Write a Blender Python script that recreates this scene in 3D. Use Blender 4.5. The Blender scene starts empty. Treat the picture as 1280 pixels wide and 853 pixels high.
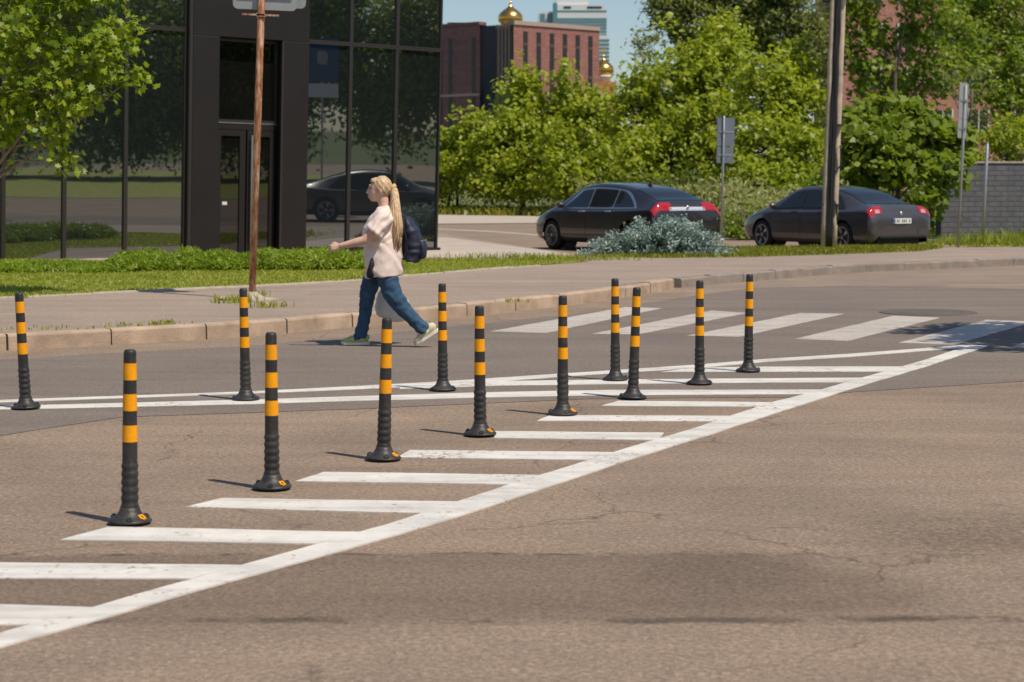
import bpy, bmesh, math, random
import numpy as np
from mathutils import Vector, Matrix, noise as mnoise

# ------------------------------------------------------------------ basics
scene = bpy.context.scene
COL = scene.collection
R = math.radians
CAMH = 1.6
F = 2400.0                      # focal length in pixels of the 1280 px wide photograph
PITCH = math.atan(202.5 / F)
FW = Vector((0, math.cos(PITCH), -math.sin(PITCH)))
UP = Vector((0, math.sin(PITCH), math.cos(PITCH)))

def ray(px, py):
    return FW + Vector((1, 0, 0)) * ((px - 640) / F) + UP * (-(py - 426.5) / F)

def P(px, py, z=0.0):
    """ground point seen at a pixel of the photograph"""
    d = ray(px, py)
    t = (z - CAMH) / d.z
    return Vector((d.x * t, d.y * t, z))

def PY(px, py, Y):
    """point at distance Y seen at a pixel of the photograph"""
    d = ray(px, py)
    t = Y / d.y
    return Vector((d.x * t, Y, CAMH + d.z * t))

def link(o, parent=None):
    COL.objects.link(o)
    if parent is not None:
        o.parent = parent
    return o

def tag(o, label=None, cat=None, group=None, kind=None):
    if label: o['label'] = label
    if cat: o['category'] = cat
    if group: o['group'] = group
    if kind: o['kind'] = kind
    return o

def empty(name, loc=(0, 0, 0), rz=0.0, lean=0.0):
    o = bpy.data.objects.new(name, None)
    o.empty_display_size = .2
    link(o)
    o.matrix_world = Matrix.Translation(loc) @ Matrix.Rotation(lean, 4, 'Y') @ Matrix.Rotation(rz, 4, 'Z')
    return o

def from_bm(name, bm, m, parent=None, smooth=False, recalc=True):
    if recalc:
        bmesh.ops.recalc_face_normals(bm, faces=bm.faces[:])
    me = bpy.data.meshes.new(name)
    bm.to_mesh(me)
    bm.free()
    for mm in (m if isinstance(m, (list, tuple)) else [m]):
        me.materials.append(mm)
    if smooth:
        me.polygons.foreach_set('use_smooth', [True] * len(me.polygons))
    me.update()
    return link(bpy.data.objects.new(name, me), parent)

def np_mesh(name, V, k, m, parent=None, smooth=False):
    """faces of k consecutive vertices each"""
    V = np.ascontiguousarray(V, dtype=np.float32).reshape(-1, 3)
    n = len(V); nf = n // k
    me = bpy.data.meshes.new(name)
    me.vertices.add(n); me.vertices.foreach_set('co', V.ravel())
    me.loops.add(n); me.loops.foreach_set('vertex_index', np.arange(n, dtype=np.int32))
    me.polygons.add(nf)
    me.polygons.foreach_set('loop_start', np.arange(0, n, k, dtype=np.int32))
    me.polygons.foreach_set('loop_total', np.full(nf, k, dtype=np.int32))
    if smooth:
        me.polygons.foreach_set('use_smooth', np.ones(nf, dtype=bool))
    me.update(calc_edges=True)
    me.materials.append(m)
    return link(bpy.data.objects.new(name, me), parent)

def copy_tree(o, parent=None):
    c = o.copy(); COL.objects.link(c)
    if parent is not None:
        c.parent = parent
    for ch in list(o.children):
        copy_tree(ch, c)
    return c

def box(bm, x0, x1, y0, y1, z0, z1, mi=0):
    v = [bm.verts.new(p) for p in ((x0, y0, z0), (x1, y0, z0), (x1, y1, z0), (x0, y1, z0),
                                   (x0, y0, z1), (x1, y0, z1), (x1, y1, z1), (x0, y1, z1))]
    for f in ((0, 3, 2, 1), (4, 5, 6, 7), (0, 1, 5, 4), (1, 2, 6, 5), (2, 3, 7, 6), (3, 0, 4, 7)):
        bm.faces.new([v[i] for i in f]).material_index = mi
    return v

def bevel(bm, w, seg=2):
    bmesh.ops.bevel(bm, geom=bm.edges[:], offset=w, segments=seg, affect='EDGES', profile=.5)

def lathe(bm, prof, seg=24, cap=True):
    """prof: list of (z, r)"""
    rings = []
    for z, r in prof:
        rings.append([bm.verts.new((r * math.cos(2 * math.pi * i / seg), r * math.sin(2 * math.pi * i / seg), z)) for i in range(seg)])
    for a, b in zip(rings, rings[1:]):
        for i in range(seg):
            j = (i + 1) % seg
            bm.faces.new((a[i], a[j], b[j], b[i]))
    if cap:
        bm.faces.new(rings[0][::-1]); bm.faces.new(rings[-1])

def limb(bm, pts, rad, seg=14, cap=True, up=None):
    """closed tube through points; rad items r or (ru, rv); u is the axis nearest to `up`"""
    pts = [Vector(p) for p in pts]
    n = len(pts)
    rings = []
    u_prev = None
    for i, p in enumerate(pts):
        t = (pts[min(i + 1, n - 1)] - pts[max(i - 1, 0)]).normalized()
        ref = Vector(up) if up is not None else (u_prev if u_prev is not None else (Vector((0, 0, 1)) if abs(t.z) < .9 else Vector((1, 0, 0))))
        u = (ref - t * ref.dot(t))
        if u.length < 1e-4:
            u = Vector((0, 1, 0)) - t * t.y
        u.normalize(); v = t.cross(u); u_prev = u
        r = rad[i]
        ru, rv = r if isinstance(r, tuple) else (r, r)
        rings.append([bm.verts.new(p + u * (ru * math.cos(2 * math.pi * k / seg)) + v * (rv * math.sin(2 * math.pi * k / seg))) for k in range(seg)])
    for a, b in zip(rings, rings[1:]):
        for i in range(seg):
            j = (i + 1) % seg
            bm.faces.new((a[i], a[j], b[j], b[i]))
    if cap:
        bm.faces.new(rings[0][::-1]); bm.faces.new(rings[-1])

def rings(bm, secs, seg=28, cap=True):
    """secs: (z, xc, yc, hx, hy) horizontal ellipses"""
    rr = []
    for z, xc, yc, hx, hy in secs:
        rr.append([bm.verts.new((xc + hx * math.cos(2 * math.pi * k / seg), yc + hy * math.sin(2 * math.pi * k / seg), z)) for k in range(seg)])
    for a, b in zip(rr, rr[1:]):
        for i in range(seg):
            j = (i + 1) % seg
            bm.faces.new((a[i], a[j], b[j], b[i]))
    if cap:
        bm.faces.new(rr[0][::-1]); bm.faces.new(rr[-1])

def ball(bm, c, r, seg=16, rot=None):
    rx, ry, rz = r if isinstance(r, (tuple, list)) else (r, r, r)
    M = Matrix.Translation(c) @ (rot if rot is not None else Matrix.Identity(4)) @ Matrix.Diagonal((rx, ry, rz, 1))
    bmesh.ops.create_uvsphere(bm, u_segments=seg, v_segments=max(6, seg * 2 // 3), radius=1, matrix=M)

def remesh(o, voxel, smooth=4, fac=.5):
    m = o.modifiers.new('r', 'REMESH'); m.mode = 'VOXEL'; m.voxel_size = voxel
    if smooth:
        s = o.modifiers.new('s', 'SMOOTH'); s.iterations = smooth; s.factor = fac
    dg = bpy.context.evaluated_depsgraph_get()
    me = bpy.data.meshes.new_from_object(o.evaluated_get(dg))
    me.name = o.name
    mats = [s.material for s in o.material_slots]
    o.modifiers.clear()
    o.data = me
    if not me.materials:
        for mm in mats: me.materials.append(mm)
    me.polygons.foreach_set('use_smooth', [True] * len(me.polygons))
    me.update()
    return o

def crumple(o, fn):
    me = o.data
    vs = [(v.co.copy(), v.normal.copy()) for v in me.vertices]
    for v, (c, n) in zip(me.vertices, vs):
        v.co = c + n * fn(c, n)
    me.update()

# ------------------------------------------------------------------ materials
def new_mat(name):
    m = bpy.data.materials.new(name); m.use_nodes = True
    nt = m.node_tree
    return m, nt, nt.nodes, nt.links, nt.nodes['Principled BSDF']

def ramp(N, stops):
    r = N.new('ShaderNodeValToRGB')
    el = r.color_ramp.elements
    while len(el) < len(stops): el.new(.5)
    for e, (p, c) in zip(el, stops):
        e.position = p
        e.color = (c, c, c, 1) if isinstance(c, (int, float)) else (*c, 1)
    return r

def mixc(N, L, a, b, fac, mode='MIX'):
    n = N.new('ShaderNodeMix'); n.data_type = 'RGBA'; n.blend_type = mode
    for sock, v in ((n.inputs[6], a), (n.inputs[7], b)):
        if isinstance(v, tuple): sock.default_value = (*v, 1)
        else: L.new(v, sock)
    if isinstance(fac, (int, float)): n.inputs[0].default_value = fac
    else: L.new(fac, n.inputs[0])
    return n.outputs[2]

def tex_noise(N, L, co, scale, detail=4, rough=.55, dist=0.0):
    t = N.new('ShaderNodeTexNoise')
    t.inputs['Scale'].default_value = scale; t.inputs['Detail'].default_value = detail
    t.inputs['Roughness'].default_value = rough; t.inputs['Distortion'].default_value = dist
    L.new(co, t.inputs['Vector'])
    return t.outputs['Fac']

def simple(name, col, rough=.5, metal=0.0, spec=.5, var=.0, vscale=8.0, bump=0.0, bscale=60.0, coat=0.0, dark=None):
    m, nt, N, L, b = new_mat(name)
    b.inputs['Roughness'].default_value = rough; b.inputs['Metallic'].default_value = metal
    b.inputs['Specular IOR Level'].default_value = spec
    b.inputs['Coat Weight'].default_value = coat; b.inputs['Coat Roughness'].default_value = .05
    co = N.new('ShaderNodeTexCoord').outputs['Object']
    if var > 0:
        f = tex_noise(N, L, co, vscale, 5, .6)
        lo = tuple(c * (1 - var) for c in col) if dark is None else dark
        hi = tuple(min(1, c * (1 + var)) for c in col)
        r = ramp(N, [(.3, lo), (.7, hi)]); L.new(f, r.inputs['Fac'])
        L.new(r.outputs['Color'], b.inputs['Base Color'])
    else:
        b.inputs['Base Color'].default_value = (*col, 1)
    if bump > 0:
        f2 = tex_noise(N, L, co, bscale, 3, .6)
        bp = N.new('ShaderNodeBump'); bp.inputs['Strength'].default_value = bump; bp.inputs['Distance'].default_value = .01
        L.new(f2, bp.inputs['Height']); L.new(bp.outputs['Normal'], b.inputs['Normal'])
    return m

def asphalt(name, col, stain, crack=.5, grain=1.0, big=.6, band=False):
    """aggregate speckle + broad stains + scattered cracks"""
    m, nt, N, L, b = new_mat(name)
    co = N.new('ShaderNodeTexCoord').outputs['Object']
    g1 = tex_noise(N, L, co, 130, 2, .7)
    g2 = tex_noise(N, L, co, 38, 3, .7)
    rg = ramp(N, [(.30, .62), (.5, 1.0), (.72, 1.40)]); L.new(g1, rg.inputs['Fac'])
    rg2 = ramp(N, [(.3, .66), (.7, 1.32)]); L.new(g2, rg2.inputs['Fac'])
    bigf = tex_noise(N, L, co, big, 6, .62, .4)
    rb = ramp(N, [(.40, 0.0), (.66, 1.0)]); L.new(bigf, rb.inputs['Fac'])
    c = mixc(N, L, col, stain, rb.outputs['Color'])
    if band:
        # a darker re-laid band across the junction, with a tarred lower seam, fading into oily stains at its right end
        sp = N.new('ShaderNodeSeparateXYZ'); L.new(co, sp.inputs[0])
        def mth(op, a, b_):
            n_ = N.new('ShaderNodeMath'); n_.operation = op
            for k_, v_ in enumerate((a, b_)):
                if isinstance(v_, (int, float)): n_.inputs[k_].default_value = v_
                else: L.new(v_, n_.inputs[k_])
            return n_.outputs[0]
        grit = tex_noise(N, L, co, 26, 5, .8)
        def rng_(v_, a, b_):
            n_ = N.new('ShaderNodeMapRange'); n_.interpolation_type = 'SMOOTHSTEP'; L.new(v_, n_.inputs[0])
            n_.inputs[1].default_value = a; n_.inputs[2].default_value = b_
            return n_.outputs[0]
        wob = tex_noise(N, L, co, 1.1, 6, .7)
        yy = mth('ADD', sp.outputs['Y'], mth('MULTIPLY', mth('SUBTRACT', wob, .5), .22))
        xx = mth('ADD', sp.outputs['X'], mth('MULTIPLY', mth('SUBTRACT', tex_noise(N, L, co, .9, 5, .6), .5), 1.6))
        up_e = rng_(yy, 8.13, 8.06); lo_e = rng_(yy, 6.72, 6.95)
        fade = rng_(xx, 1.75, .75)
        m_ = mth('MULTIPLY', mth('MULTIPLY', up_e, lo_e), fade)
        c = mixc(N, L, c, tuple(x * .66 for x in col), m_)
        seam = mth('MULTIPLY', mth('MULTIPLY', rng_(yy, 6.80, 6.86), rng_(yy, 6.95, 6.88)), rng_(tex_noise(N, L, co, 1.7, 5, .7), .42, .56))
        seam = mth('MULTIPLY', seam, rng_(xx, 2.4, 1.4))
        c = mixc(N, L, c, tuple(x * .36 for x in col), seam)
        seam2 = mth('MULTIPLY', mth('MULTIPLY', rng_(yy, 8.08, 8.10), rng_(yy, 8.15, 8.12)), rng_(tex_noise(N, L, co, 2.7, 5, .7), .45, .58))
        c = mixc(N, L, c, tuple(x * .36 for x in col), mth('MULTIPLY', seam2, rng_(xx, 1.9, 1.2)))
        # oily blotch and worn patch to the right
        d1 = N.new('ShaderNodeVectorMath'); d1.operation = 'DISTANCE'; L.new(co, d1.inputs[0]); d1.inputs[1].default_value = (.95, 7.68, 0)
        st1 = mth('MULTIPLY', rng_(grit, .28, .62), rng_(mth('ADD', d1.outputs['Value'], mth('MULTIPLY', tex_noise(N, L, co, 1.8, 5, .65), .9)), 1.25, .6))
        c = mixc(N, L, c, tuple(x * .46 for x in col), st1)
        d2 = N.new('ShaderNodeVectorMath'); d2.operation = 'DISTANCE'; L.new(co, d2.inputs[0]); d2.inputs[1].default_value = (2.12, 8.5, 0)
        st2 = mth('MULTIPLY', rng_(grit, .36, .60), rng_(mth('ADD', d2.outputs['Value'], mth('MULTIPLY', tex_noise(N, L, co, 4.5, 7, .75), 1.9)), 2.05, 1.0))
        c = mixc(N, L, c, tuple(x * .52 for x in col), st2)
    # streaks along the traffic
    mp = N.new('ShaderNodeMapping'); L.new(co, mp.inputs['Vector'])
    mp.inputs['Rotation'].default_value = (0, 0, R(-62)); mp.inputs['Scale'].default_value = (.18, 1.6, 1)
    st = tex_noise(N, L, mp.outputs['Vector'], 1.3, 5, .6)
    rs = ramp(N, [(.35, .88), (.68, 1.08)]); L.new(st, rs.inputs['Fac'])
    c = mixc(N, L, c, rs.outputs['Color'], 1.0, 'MULTIPLY')
    c = mixc(N, L, c, rg2.outputs['Color'], grain, 'MULTIPLY')
    c = mixc(N, L, c, rg.outputs['Color'], .75 * grain, 'MULTIPLY')
    # single stones of the wearing course
    vs_ = N.new('ShaderNodeTexVoronoi'); vs_.inputs['Scale'].default_value = 88; L.new(co, vs_.inputs['Vector'])
    rs_ = ramp(N, [(.0, .62), (.45, .95), (.8, 1.12), (1.0, 1.7)]); 
    sx_ = N.new('ShaderNodeSeparateColor'); L.new(vs_.outputs['Color'], sx_.inputs[0]); L.new(sx_.outputs[0], rs_.inputs['Fac'])
    c = mixc(N, L, c, rs_.outputs['Color'], .42 * grain, 'MULTIPLY')
    # pale chips
    vo = N.new('ShaderNodeTexVoronoi'); vo.inputs['Scale'].default_value = 45; L.new(co, vo.inputs['Vector'])
    rv = ramp(N, [(.05, 1.0), (.12, 0.0)]); L.new(vo.outputs['Distance'], rv.inputs['Fac'])
    sel = tex_noise(N, L, co, 9, 2, .5)
    rsel = ramp(N, [(.56, 0.0), (.66, .6)]); L.new(sel, rsel.inputs['Fac'])
    chip = mixc(N, L, rv.outputs['Color'], rsel.outputs['Color'], 1.0, 'MULTIPLY')
    c = mixc(N, L, c, tuple(min(.8, x * 2.0) for x in col), chip)
    # cracks
    if crack > 0:
        nz = N.new('ShaderNodeTexNoise'); nz.inputs['Scale'].default_value = 4.5; nz.inputs['Detail'].default_value = 8
        L.new(co, nz.inputs['Vector'])
        add = N.new('ShaderNodeVectorMath'); add.operation = 'MULTIPLY_ADD'
        L.new(nz.outputs['Color'], add.inputs[0]); add.inputs[1].default_value = (.26, .26, .26); L.new(co, add.inputs[2])
        v2 = N.new('ShaderNodeTexVoronoi'); v2.feature = 'DISTANCE_TO_EDGE'; v2.inputs['Scale'].default_value = .55
        L.new(add.outputs[0], v2.inputs['Vector'])
        rc = ramp(N, [(.001, 1.0), (.005, 0.0)]); L.new(v2.outputs['Distance'], rc.inputs['Fac'])
        msk = tex_noise(N, L, co, .7, 4, .6)
        rm = ramp(N, [(.46, 0.0), (.56, crack)]); L.new(msk, rm.inputs['Fac'])
        cr = mixc(N, L, rc.outputs['Color'], rm.outputs['Color'], 1.0, 'MULTIPLY')
        c = mixc(N, L, c, tuple(x * .3 for x in col), cr)
    L.new(c, b.inputs['Base Color'])
    b.inputs['Roughness'].default_value = .85; b.inputs['Specular IOR Level'].default_value = .3
    bp = N.new('ShaderNodeBump'); bp.inputs['Strength'].default_value = .45; bp.inputs['Distance'].default_value = .006
    L.new(g1, bp.inputs['Height']); L.new(bp.outputs['Normal'], b.inputs['Normal'])
    return m

def paint_mat(name, col, road, wear):
    m, nt, N, L, b = new_mat(name)
    co = N.new('ShaderNodeTexCoord').outputs['Object']
    w = tex_noise(N, L, co, 22, 6, .75)
    w2 = tex_noise(N, L, co, 1.6, 4, .6)
    mm = N.new('ShaderNodeMath'); mm.operation = 'MULTIPLY_ADD'; L.new(w2, mm.inputs[0]); mm.inputs[1].default_value = .55; L.new(w, mm.inputs[2])
    r = ramp(N, [(wear, 0.0), (wear + .05, 1.0)]); L.new(mm.outputs[0], r.inputs['Fac'])
    d = tex_noise(N, L, co, 5, 5, .7)
    rd = ramp(N, [(.3, tuple(c * .80 for c in col)), (.62, col)]); L.new(d, rd.inputs['Fac'])
    mp = N.new('ShaderNodeMapping'); L.new(co, mp.inputs['Vector'])
    mp.inputs['Rotation'].default_value = (0, 0, R(-62)); mp.inputs['Scale'].default_value = (.35, 3.2, 1)
    ty = tex_noise(N, L, mp.outputs['Vector'], 1.4, 6, .68)
    rty = ramp(N, [(.33, .74), (.55, 1.0)]); L.new(ty, rty.inputs['Fac'])
    pc = mixc(N, L, rd.outputs['Color'], rty.outputs['Color'], 1.0, 'MULTIPLY')
    c = mixc(N, L, road, pc, r.outputs['Color'])
    L.new(c, b.inputs['Base Color']); b.inputs['Roughness'].default_value = .6
    bp = N.new('ShaderNodeBump'); bp.inputs['Strength'].default_value = .25; bp.inputs['Distance'].default_value = .004
    L.new(tex_noise(N, L, co, 130, 2, .7), bp.inputs['Height']); L.new(bp.outputs['Normal'], b.inputs['Normal'])
    return m

def leaf_mat(name, cols, trans=.35, rough=.45, spec=.35):
    """colour differs from leaf to leaf (random per island) and slowly over the crown"""
    m, nt, N, L, b = new_mat(name)
    geo = N.new('ShaderNodeNewGeometry')
    r = ramp(N, [(i / max(1, len(cols) - 1), c) for i, c in enumerate(cols)])
    co = N.new('ShaderNodeTexCoord').outputs['Object']
    f = tex_noise(N, L, co, .9, 3, .6)
    mm = N.new('ShaderNodeMath'); mm.operation = 'MULTIPLY_ADD'
    L.new(geo.outputs['Random Per Island'], mm.inputs[0]); mm.inputs[1].default_value = .55
    m2 = N.new('ShaderNodeMath'); m2.operation = 'MULTIPLY_ADD'; L.new(f, m2.inputs[0]); m2.inputs[1].default_value = 1.1; m2.inputs[2].default_value = -.33
    L.new(m2.outputs[0], mm.inputs[2])
    L.new(mm.outputs[0], r.inputs['Fac'])
    L.new(r.outputs['Color'], b.inputs['Base Color'])
    b.inputs['Roughness'].default_value = rough; b.inputs['Specular IOR Level'].default_value = spec
    tr = N.new('ShaderNodeBsdfTranslucent')
    tc = mixc(N, L, r.outputs['Color'], (1.25, 1.3, .55), 1.0, 'MULTIPLY')
    L.new(tc, tr.inputs['Color'])
    mx = N.new('ShaderNodeMixShader'); mx.inputs['Fac'].default_value = trans
    L.new(b.outputs[0], mx.inputs[1]); L.new(tr.outputs[0], mx.inputs[2])
    out = [n for n in N if n.type == 'OUTPUT_MATERIAL'][0]
    L.new(mx.outputs[0], out.inputs['Surface'])
    return m

def glass_mat(name, col, refl, tint=(1, 1, 1), rough=.01, ior=1.5):
    """dark coated pane: mirror layer over a nearly black body"""
    m, nt, N, L, b = new_mat(name)
    b.inputs['Base Color'].default_value = (*col, 1); b.inputs['Roughness'].default_value = .3
    b.inputs['Specular IOR Level'].default_value = 0
    g = N.new('ShaderNodeBsdfGlossy'); g.inputs['Roughness'].default_value = rough; g.inputs['Color'].default_value = (*tint, 1)
    fr = N.new('ShaderNodeFresnel'); fr.inputs['IOR'].default_value = ior
    mm = N.new('ShaderNodeMath'); mm.operation = 'ADD'; L.new(fr.outputs[0], mm.inputs[0]); mm.inputs[1].default_value = refl
    mm.use_clamp = True
    co = N.new('ShaderNodeTexCoord').outputs['Object']
    bp = N.new('ShaderNodeBump'); bp.inputs['Strength'].default_value = .02; bp.inputs['Distance'].default_value = .05
    L.new(tex_noise(N, L, co, .8, 1, .4), bp.inputs['Height']); L.new(bp.outputs['Normal'], g.inputs['Normal'])
    mx = N.new('ShaderNodeMixShader'); L.new(mm.outputs[0], mx.inputs['Fac'])
    L.new(b.outputs[0], mx.inputs[1]); L.new(g.outputs[0], mx.inputs[2])
    out = [n for n in N if n.type == 'OUTPUT_MATERIAL'][0]
    L.new(mx.outputs[0], out.inputs['Surface'])
    return m

def brick_mat(name, c1, c2, mortar, scale, bw=.5, rh=.25, rough=.85, rot=None):
    m, nt, N, L, b = new_mat(name)
    co = N.new('ShaderNodeTexCoord').outputs['Object']
    sp = N.new('ShaderNodeSeparateXYZ'); L.new(co, sp.inputs[0])
    ad = N.new('ShaderNodeMath'); ad.operation = 'ADD'; L.new(sp.outputs['X'], ad.inputs[0]); L.new(sp.outputs['Y'], ad.inputs[1])
    cb = N.new('ShaderNodeCombineXYZ'); L.new(ad.outputs[0], cb.inputs[0]); L.new(sp.outputs['Z'], cb.inputs[1])
    br = N.new('ShaderNodeTexBrick'); L.new(cb.outputs[0], br.inputs['Vector'])
    br.inputs['Scale'].default_value = scale; br.inputs['Brick Width'].default_value = bw; br.inputs['Row Height'].default_value = rh
    br.inputs['Mortar Size'].default_value = .018; br.inputs['Mortar Smooth'].default_value = .3
    br.inputs['Color1'].default_value = (*c1, 1); br.inputs['Color2'].default_value = (*c2, 1); br.inputs['Mortar'].default_value = (*mortar, 1)
    v = tex_noise(N, L, co, 3, 5, .7)
    rv = ramp(N, [(.3, .7), (.7, 1.2)]); L.new(v, rv.inputs['Fac'])
    c = mixc(N, L, br.outputs['Color'], rv.outputs['Color'], 1.0, 'MULTIPLY')
    L.new(c, b.inputs['Base Color']); b.inputs['Roughness'].default_value = rough
    bp = N.new('ShaderNodeBump'); bp.inputs['Strength'].default_value = .6; bp.inputs['Distance'].default_value = .02; bp.invert = True
    L.new(br.outputs['Fac'], bp.inputs['Height']); L.new(bp.outputs['Normal'], b.inputs['Normal'])
    return m

def rust_mat():
    m, nt, N, L, b = new_mat('rusty_paint')
    co = N.new('ShaderNodeTexCoord').outputs['Object']
    mp = N.new('ShaderNodeMapping'); L.new(co, mp.inputs['Vector']); mp.inputs['Scale'].default_value = (9, 9, 1.6)
    f = tex_noise(N, L, mp.outputs['Vector'], 2.4, 7, .72)
    r = ramp(N, [(.34, (.12, .040, .015)), (.46, (.33, .125, .05)), (.54, (.48, .28, .16)), (.66, (.58, .45, .34))])
    L.new(f, r.inputs['Fac']); L.new(r.outputs['Color'], b.inputs['Base Color'])
    b.inputs['Roughness'].default_value = .75
    bp = N.new('ShaderNodeBump'); bp.inputs['Strength'].default_value = .5; bp.inputs['Distance'].default_value = .004
    L.new(tex_noise(N, L, co, 60, 4, .7), bp.inputs['Height']); L.new(bp.outputs['Normal'], b.inputs['Normal'])
    return m

M = {}
ROAD_C = (.292, .214, .154)
GREY_C = (.208, .167, .136)
M['road'] = asphalt('warm_old_asphalt', ROAD_C, (.228, .170, .124), .8, band=True)
M['grey'] = asphalt('smooth_grey_asphalt', GREY_C, (.178, .147, .125), .3, .7)
M['dust'] = asphalt('dusty_asphalt', (.29, .222, .168), (.23, .178, .138), .2, .6)
M['side'] = asphalt('pavement_asphalt', (.345, .268, .212), (.295, .232, .185), .3, .6)
M['plaza'] = simple('plaza_paving', (.46, .385, .32), .85, var=.12, vscale=1.2, bump=.2)
M['kerb'] = simple('sandy_kerb_stone', (.41, .30, .215), .85, var=.28, vscale=3.2, bump=.5, bscale=40)
M['kerb2'] = simple('grey_kerb_concrete', (.26, .215, .18), .9, var=.25, vscale=4, bump=.5, bscale=40)
M['concrete'] = simple('pale_concrete', (.38, .32, .255), .9, var=.2, vscale=7, bump=.4)
M['white'] = paint_mat('fresh_road_paint', (.76, .72, .655), ROAD_C, .61)
M['white_old'] = paint_mat('worn_road_paint', (.56, .50, .43), GREY_C, .60)
M['lawn'] = simple('lawn_soil', (.27, .285, .06), .95, var=.35, vscale=2.5, bump=.6, bscale=25)
M['field'] = simple('meadow_ground', (.09, .115, .03), .95, var=.3, vscale=.2)
M['grass'] = leaf_mat('grass_blades', [(.25, .29, .035), (.34, .37, .055), (.43, .43, .09)], 0.4)
M['grass_dry'] = leaf_mat('yellow_grass', [(.12, .16, .02), (.24, .25, .03), (.34, .30, .03)], .3)
M['weeds'] = leaf_mat('tall_weeds', [(.17, .20, .06), (.28, .29, .10), (.42, .38, .16)], .4)
M['juniper'] = leaf_mat('juniper_sprays', [(.13, .20, .018), (.24, .33, .025), (.34, .42, .04)], 0.38)
M['spruce'] = leaf_mat('blue_spruce_needles', [(.16, .235, .225), (.29, .39, .365), (.45, .565, .52)], .12)
M['leaf_plane'] = leaf_mat('plane_leaves', [(.09, .15, .012), (.20, .29, .018), (.34, .41, .035), (.44, .45, .08)], 0.48)
M['leaf_yel'] = leaf_mat('young_yellow_leaves', [(.16, .205, .013), (.325, .38, .021), (.47, .495, .05)], 0.47)
M['leaf_mid'] = leaf_mat('mid_green_leaves', [(.11, .165, .012), (.21, .285, .020), (.33, .39, .04)], 0.45)
M['leaf_dull'] = leaf_mat('dull_olive_leaves', [(.12, .145, .030), (.20, .225, .045), (.29, .30, .085)], 0.4)
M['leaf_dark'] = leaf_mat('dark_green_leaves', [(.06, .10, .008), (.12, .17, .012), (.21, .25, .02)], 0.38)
M['leaf_cat'] = leaf_mat('broad_green_leaves', [(.10, .155, .012), (.20, .27, .024), (.32, .375, .055)], 0.46)
M['bark'] = simple('bark', (.13, .10, .075), .9, var=.35, vscale=7, bump=.7, bscale=30)
M['bark_pale'] = simple('pale_bark', (.24, .19, .14), .9, var=.3, vscale=6, bump=.6, bscale=30)
def worn_mat(name, col, dust, amount, rough, spec):
    m, nt, N, L, b = new_mat(name)
    co = N.new('ShaderNodeTexCoord').outputs['Object']
    oi = N.new('ShaderNodeObjectInfo')
    sh = N.new('ShaderNodeVectorMath'); sh.operation = 'MULTIPLY_ADD'
    cx_ = N.new('ShaderNodeCombineXYZ'); L.new(oi.outputs['Random'], cx_.inputs[0]); L.new(oi.outputs['Random'], cx_.inputs[2])
    L.new(cx_.outputs[0], sh.inputs[0]); sh.inputs[1].default_value = (37, 0, 19); L.new(co, sh.inputs[2])
    f = tex_noise(N, L, sh.outputs[0], 16, 6, .7)
    r = ramp(N, [(.46, 0.0), (.70, amount)]); L.new(f, r.inputs['Fac'])
    mp = N.new('ShaderNodeMapping'); L.new(sh.outputs[0], mp.inputs['Vector']); mp.inputs['Scale'].default_value = (60, 60, 9)
    f2 = tex_noise(N, L, mp.outputs['Vector'], 1, 3, .6)
    r2 = ramp(N, [(.62, 0.0), (.72, amount)]); L.new(f2, r2.inputs['Fac'])
    c = mixc(N, L, col, dust, r.outputs['Color']); c = mixc(N, L, c, dust, r2.outputs['Color'])
    L.new(c, b.inputs['Base Color']); b.inputs['Roughness'].default_value = rough; b.inputs['Specular IOR Level'].default_value = spec
    bp = N.new('ShaderNodeBump'); bp.inputs['Strength'].default_value = .15; bp.inputs['Distance'].default_value = .01
    L.new(tex_noise(N, L, co, 90, 3, .6), bp.inputs['Height']); L.new(bp.outputs['Normal'], b.inputs['Normal'])
    return m
M['rubber'] = worn_mat('black_rubber', (.026, .025, .025), (.15, .12, .095), .24, .5, .45)
M['band'] = worn_mat('orange_reflective_film', (.92, .37, .006), (.40, .20, .05), .35, .5, .2)
M['steel'] = simple('galvanised_steel', (.42, .43, .44), .45, .7, var=.12, vscale=10)
M['plate_back'] = simple('grey_sign_back', (.36, .37, .37), .5, .35, var=.10, vscale=3)
M['plate_blue'] = simple('bluish_sign_back', (.15, .175, .21), .55, .2, var=.10, vscale=3)
M['rust'] = rust_mat()
M['bronze'] = simple('dark_bronze_cladding', (.022, .018, .016), .42, .3, var=.12, vscale=1.5)
M['mullion'] = simple('bronze_profile', (.055, .048, .043), .4, .5)
M['bright'] = simple('brushed_steel', (.62, .62, .60), .3, .9)
M['glass'] = glass_mat('coated_dark_glass', (.012, .015, .016), .22, (.93, .98, 1.0))
M['glass_door'] = glass_mat('door_glass', (.006, .006, .006), .05)
M['rubber_dark'] = simple('tyre_rubber', (.015, .015, .016), .8, bump=.2)
M['chrome'] = simple('satin_chrome', (.86, .86, .86), .38, 1.0)
M['rim'] = simple('alloy_rim', (.36, .36, .37), .35, .9)
M['carglass'] = glass_mat('tinted_car_glass', (.018, .022, .022), .015, (.9, .97, .97), ior=1.45)
M['black_plastic'] = simple('black_plastic', (.016, .016, .017), .5)
M['red_light'] = simple('red_tail_lens', (.42, .010, .012), .12, coat=1.0)
M['lens_highlight'] = simple('painted_lens_highlight', (.55, .30, .30), .15, coat=1.0)  # pinkish white colour of the painted highlight on the red lens
M['plate'] = simple('white_number_plate', (.72, .72, .70), .45)
M['plate_eu'] = simple('blue_plate_strip', (.03, .08, .35), .45)
M['plate_ink'] = simple('plate_characters', (.06, .06, .07), .5)
M['pole_wood'] = simple('weathered_pole', (.50, .40, .30), .9, var=.25, vscale=4, bump=.5, bscale=30)
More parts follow.
